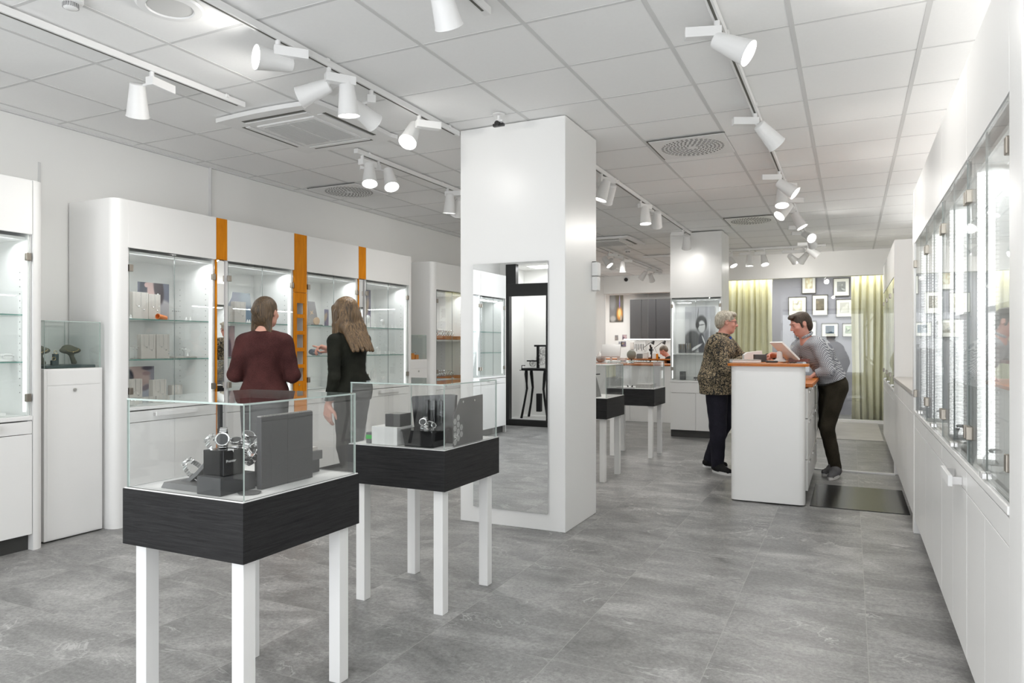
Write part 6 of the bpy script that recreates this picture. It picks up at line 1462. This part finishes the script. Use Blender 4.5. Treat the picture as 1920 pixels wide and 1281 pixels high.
MB().box(-.10, -.13, .0095, .10, .13, .011, M4=Matrix.Translation((.045, 0, .10)) @ Matrix.Rotation(math.radians(45), 4, 'Y')).out('screen', 'blackgloss', t)
MB().lathe([(0, 0), (.055, 0), (.055, .01), (.028, .03), (.024, .09), (0, .10)], 24, cap=False).out('stand', 'satin', t, smooth=True)
t = cthing('card_terminal', 'flat dark card terminal beside the tablet till', 'terminal', 1447, 6.15, .5); MB().box(-.045, -.03, 0, .045, .03, .018, .006).out('body', 'darkbox', t, smooth=True)
t = cthing('sign_holder', 'clear tilted sign holder behind the tablet till', 'sign', 1474, 7.5, math.atan2(rX[1], rX[0])); Mh = Matrix.Rotation(.5, 4, 'Y')
MB().box(-.002, -.06, 0, .002, .06, .17, M4=Mh).out('panel', 'glass', t); b = MB().tube([tuple(Mh @ Vector(v)) for v in ((0, -.06, 0.004), (0, .06, .004), (0, .06, .17), (0, -.06, .17))], .004, 6, closed=True); b.out('frame', 'satin', t)
t = cthing('black_pouch', 'black pouch lying behind the tablet till', 'pouch', 1449, 7.55, .2); F = Field((-.14, -.1, -.01), (.14, .1, .12), .007); F.ell((0, 0, .035), (.10, .06, .034), None, .01).ell((.04, 0, .05), (.05, .05, .03), None, .02); F.cut((0, 0, 0), (0, 0, -1)); F.wrinkle(.003, 60, 60, 40); F.mesh('pouch', ['black'], t)
t = cthing('wooden_tray', 'dark red wooden tray at the right end of the counter top', 'tray', 1500, 6.6, .0); MB().box(-.09, -.12, 0, .08, .12, .006).box(-.09, -.12, .006, -.08, .12, .024).box(.07, -.12, .006, .08, .12, .024).box(-.08, -.12, .006, .07, -.11, .024).box(-.08, .11, .006, .07, .12, .024).out('tray', simple('mahogany', (.16, .030, .012), .35), t)
t = cthing('paper_slip', 'small pale receipt slip held over the counter', 'paper', 1443, 6.75, .6, ZC + .004); MB().box(-.012, -.03, 0, .012, .03, .001, M4=Matrix.Rotation(.9, 4, 'Y')).out('slip', 'paper', t)

# ---- shop front seen in the pillar mirror: tower clock movement on its iron stand
miron = simple('dark_cast_iron', (.02, .02, .021), .45, .6)
t = thing('clock_movement', 'dark iron tower clock movement on curved legs, seen in the pillar mirror', 'clock', (-4.74, YF - .52, .08))
for sx in (-1, 1):
    for sy in (-1, 1):
        MB().tube([(.24 * sx, .15 * sy, 0), (.19 * sx, .14 * sy, .25), (.15 * sx, .12 * sy, .5), (.17 * sx, .11 * sy, .74), (.17 * sx, .10 * sy, .80)], [.022, .018, .020, .032, .026], 8).out('leg', miron, t, smooth=True)
MB().box(-.24, -.16, .80, .24, .16, .84, .006).out('bed', miron, t)
MB().box(-.02, -.02, .84, .02, .02, 1.22).box(.14, -.02, .84, .18, .02, 1.22).box(-.06, -.03, 1.20, .20, .03, 1.23).box(-.2, -.02, .95, .0, .02, .97).out('frame', miron, t)
for (x, z, r) in ((.06, .99, .10), (.10, 1.12, .07), (-.10, .92, .06)):
    b = MB().lathe([(r * .82, -.008), (r, -.008), (r, .008), (r * .82, .008)], 28, M4=Matrix.Translation((x, 0, z)) @ Matrix.Rotation(PI / 2, 4, 'X'), cap=False)
    for k in range(5):
        a = PI * k / 5; b.cyl((x - r * .85 * math.cos(a), 0, z - r * .85 * math.sin(a)), (x + r * .85 * math.cos(a), 0, z + r * .85 * math.sin(a)), .005, seg=6)
    b.out('gear', 'steel', t)
MB().tube([(-.24, 0, .88), (-.30, 0, .88), (-.30, 0, .80), (-.34, 0, .80)], .008, 6).out('crank', miron, t)
MB().box(.02, .05, .12, .10, .13, .42, .005).out('weight', miron, t)
area_light('display_niche_light', (-4.5, YF - .4, 2.6), (0, 0, 0), .6, .4, 12)  # lamp without a fixture, assumed inside the display niche to brighten it
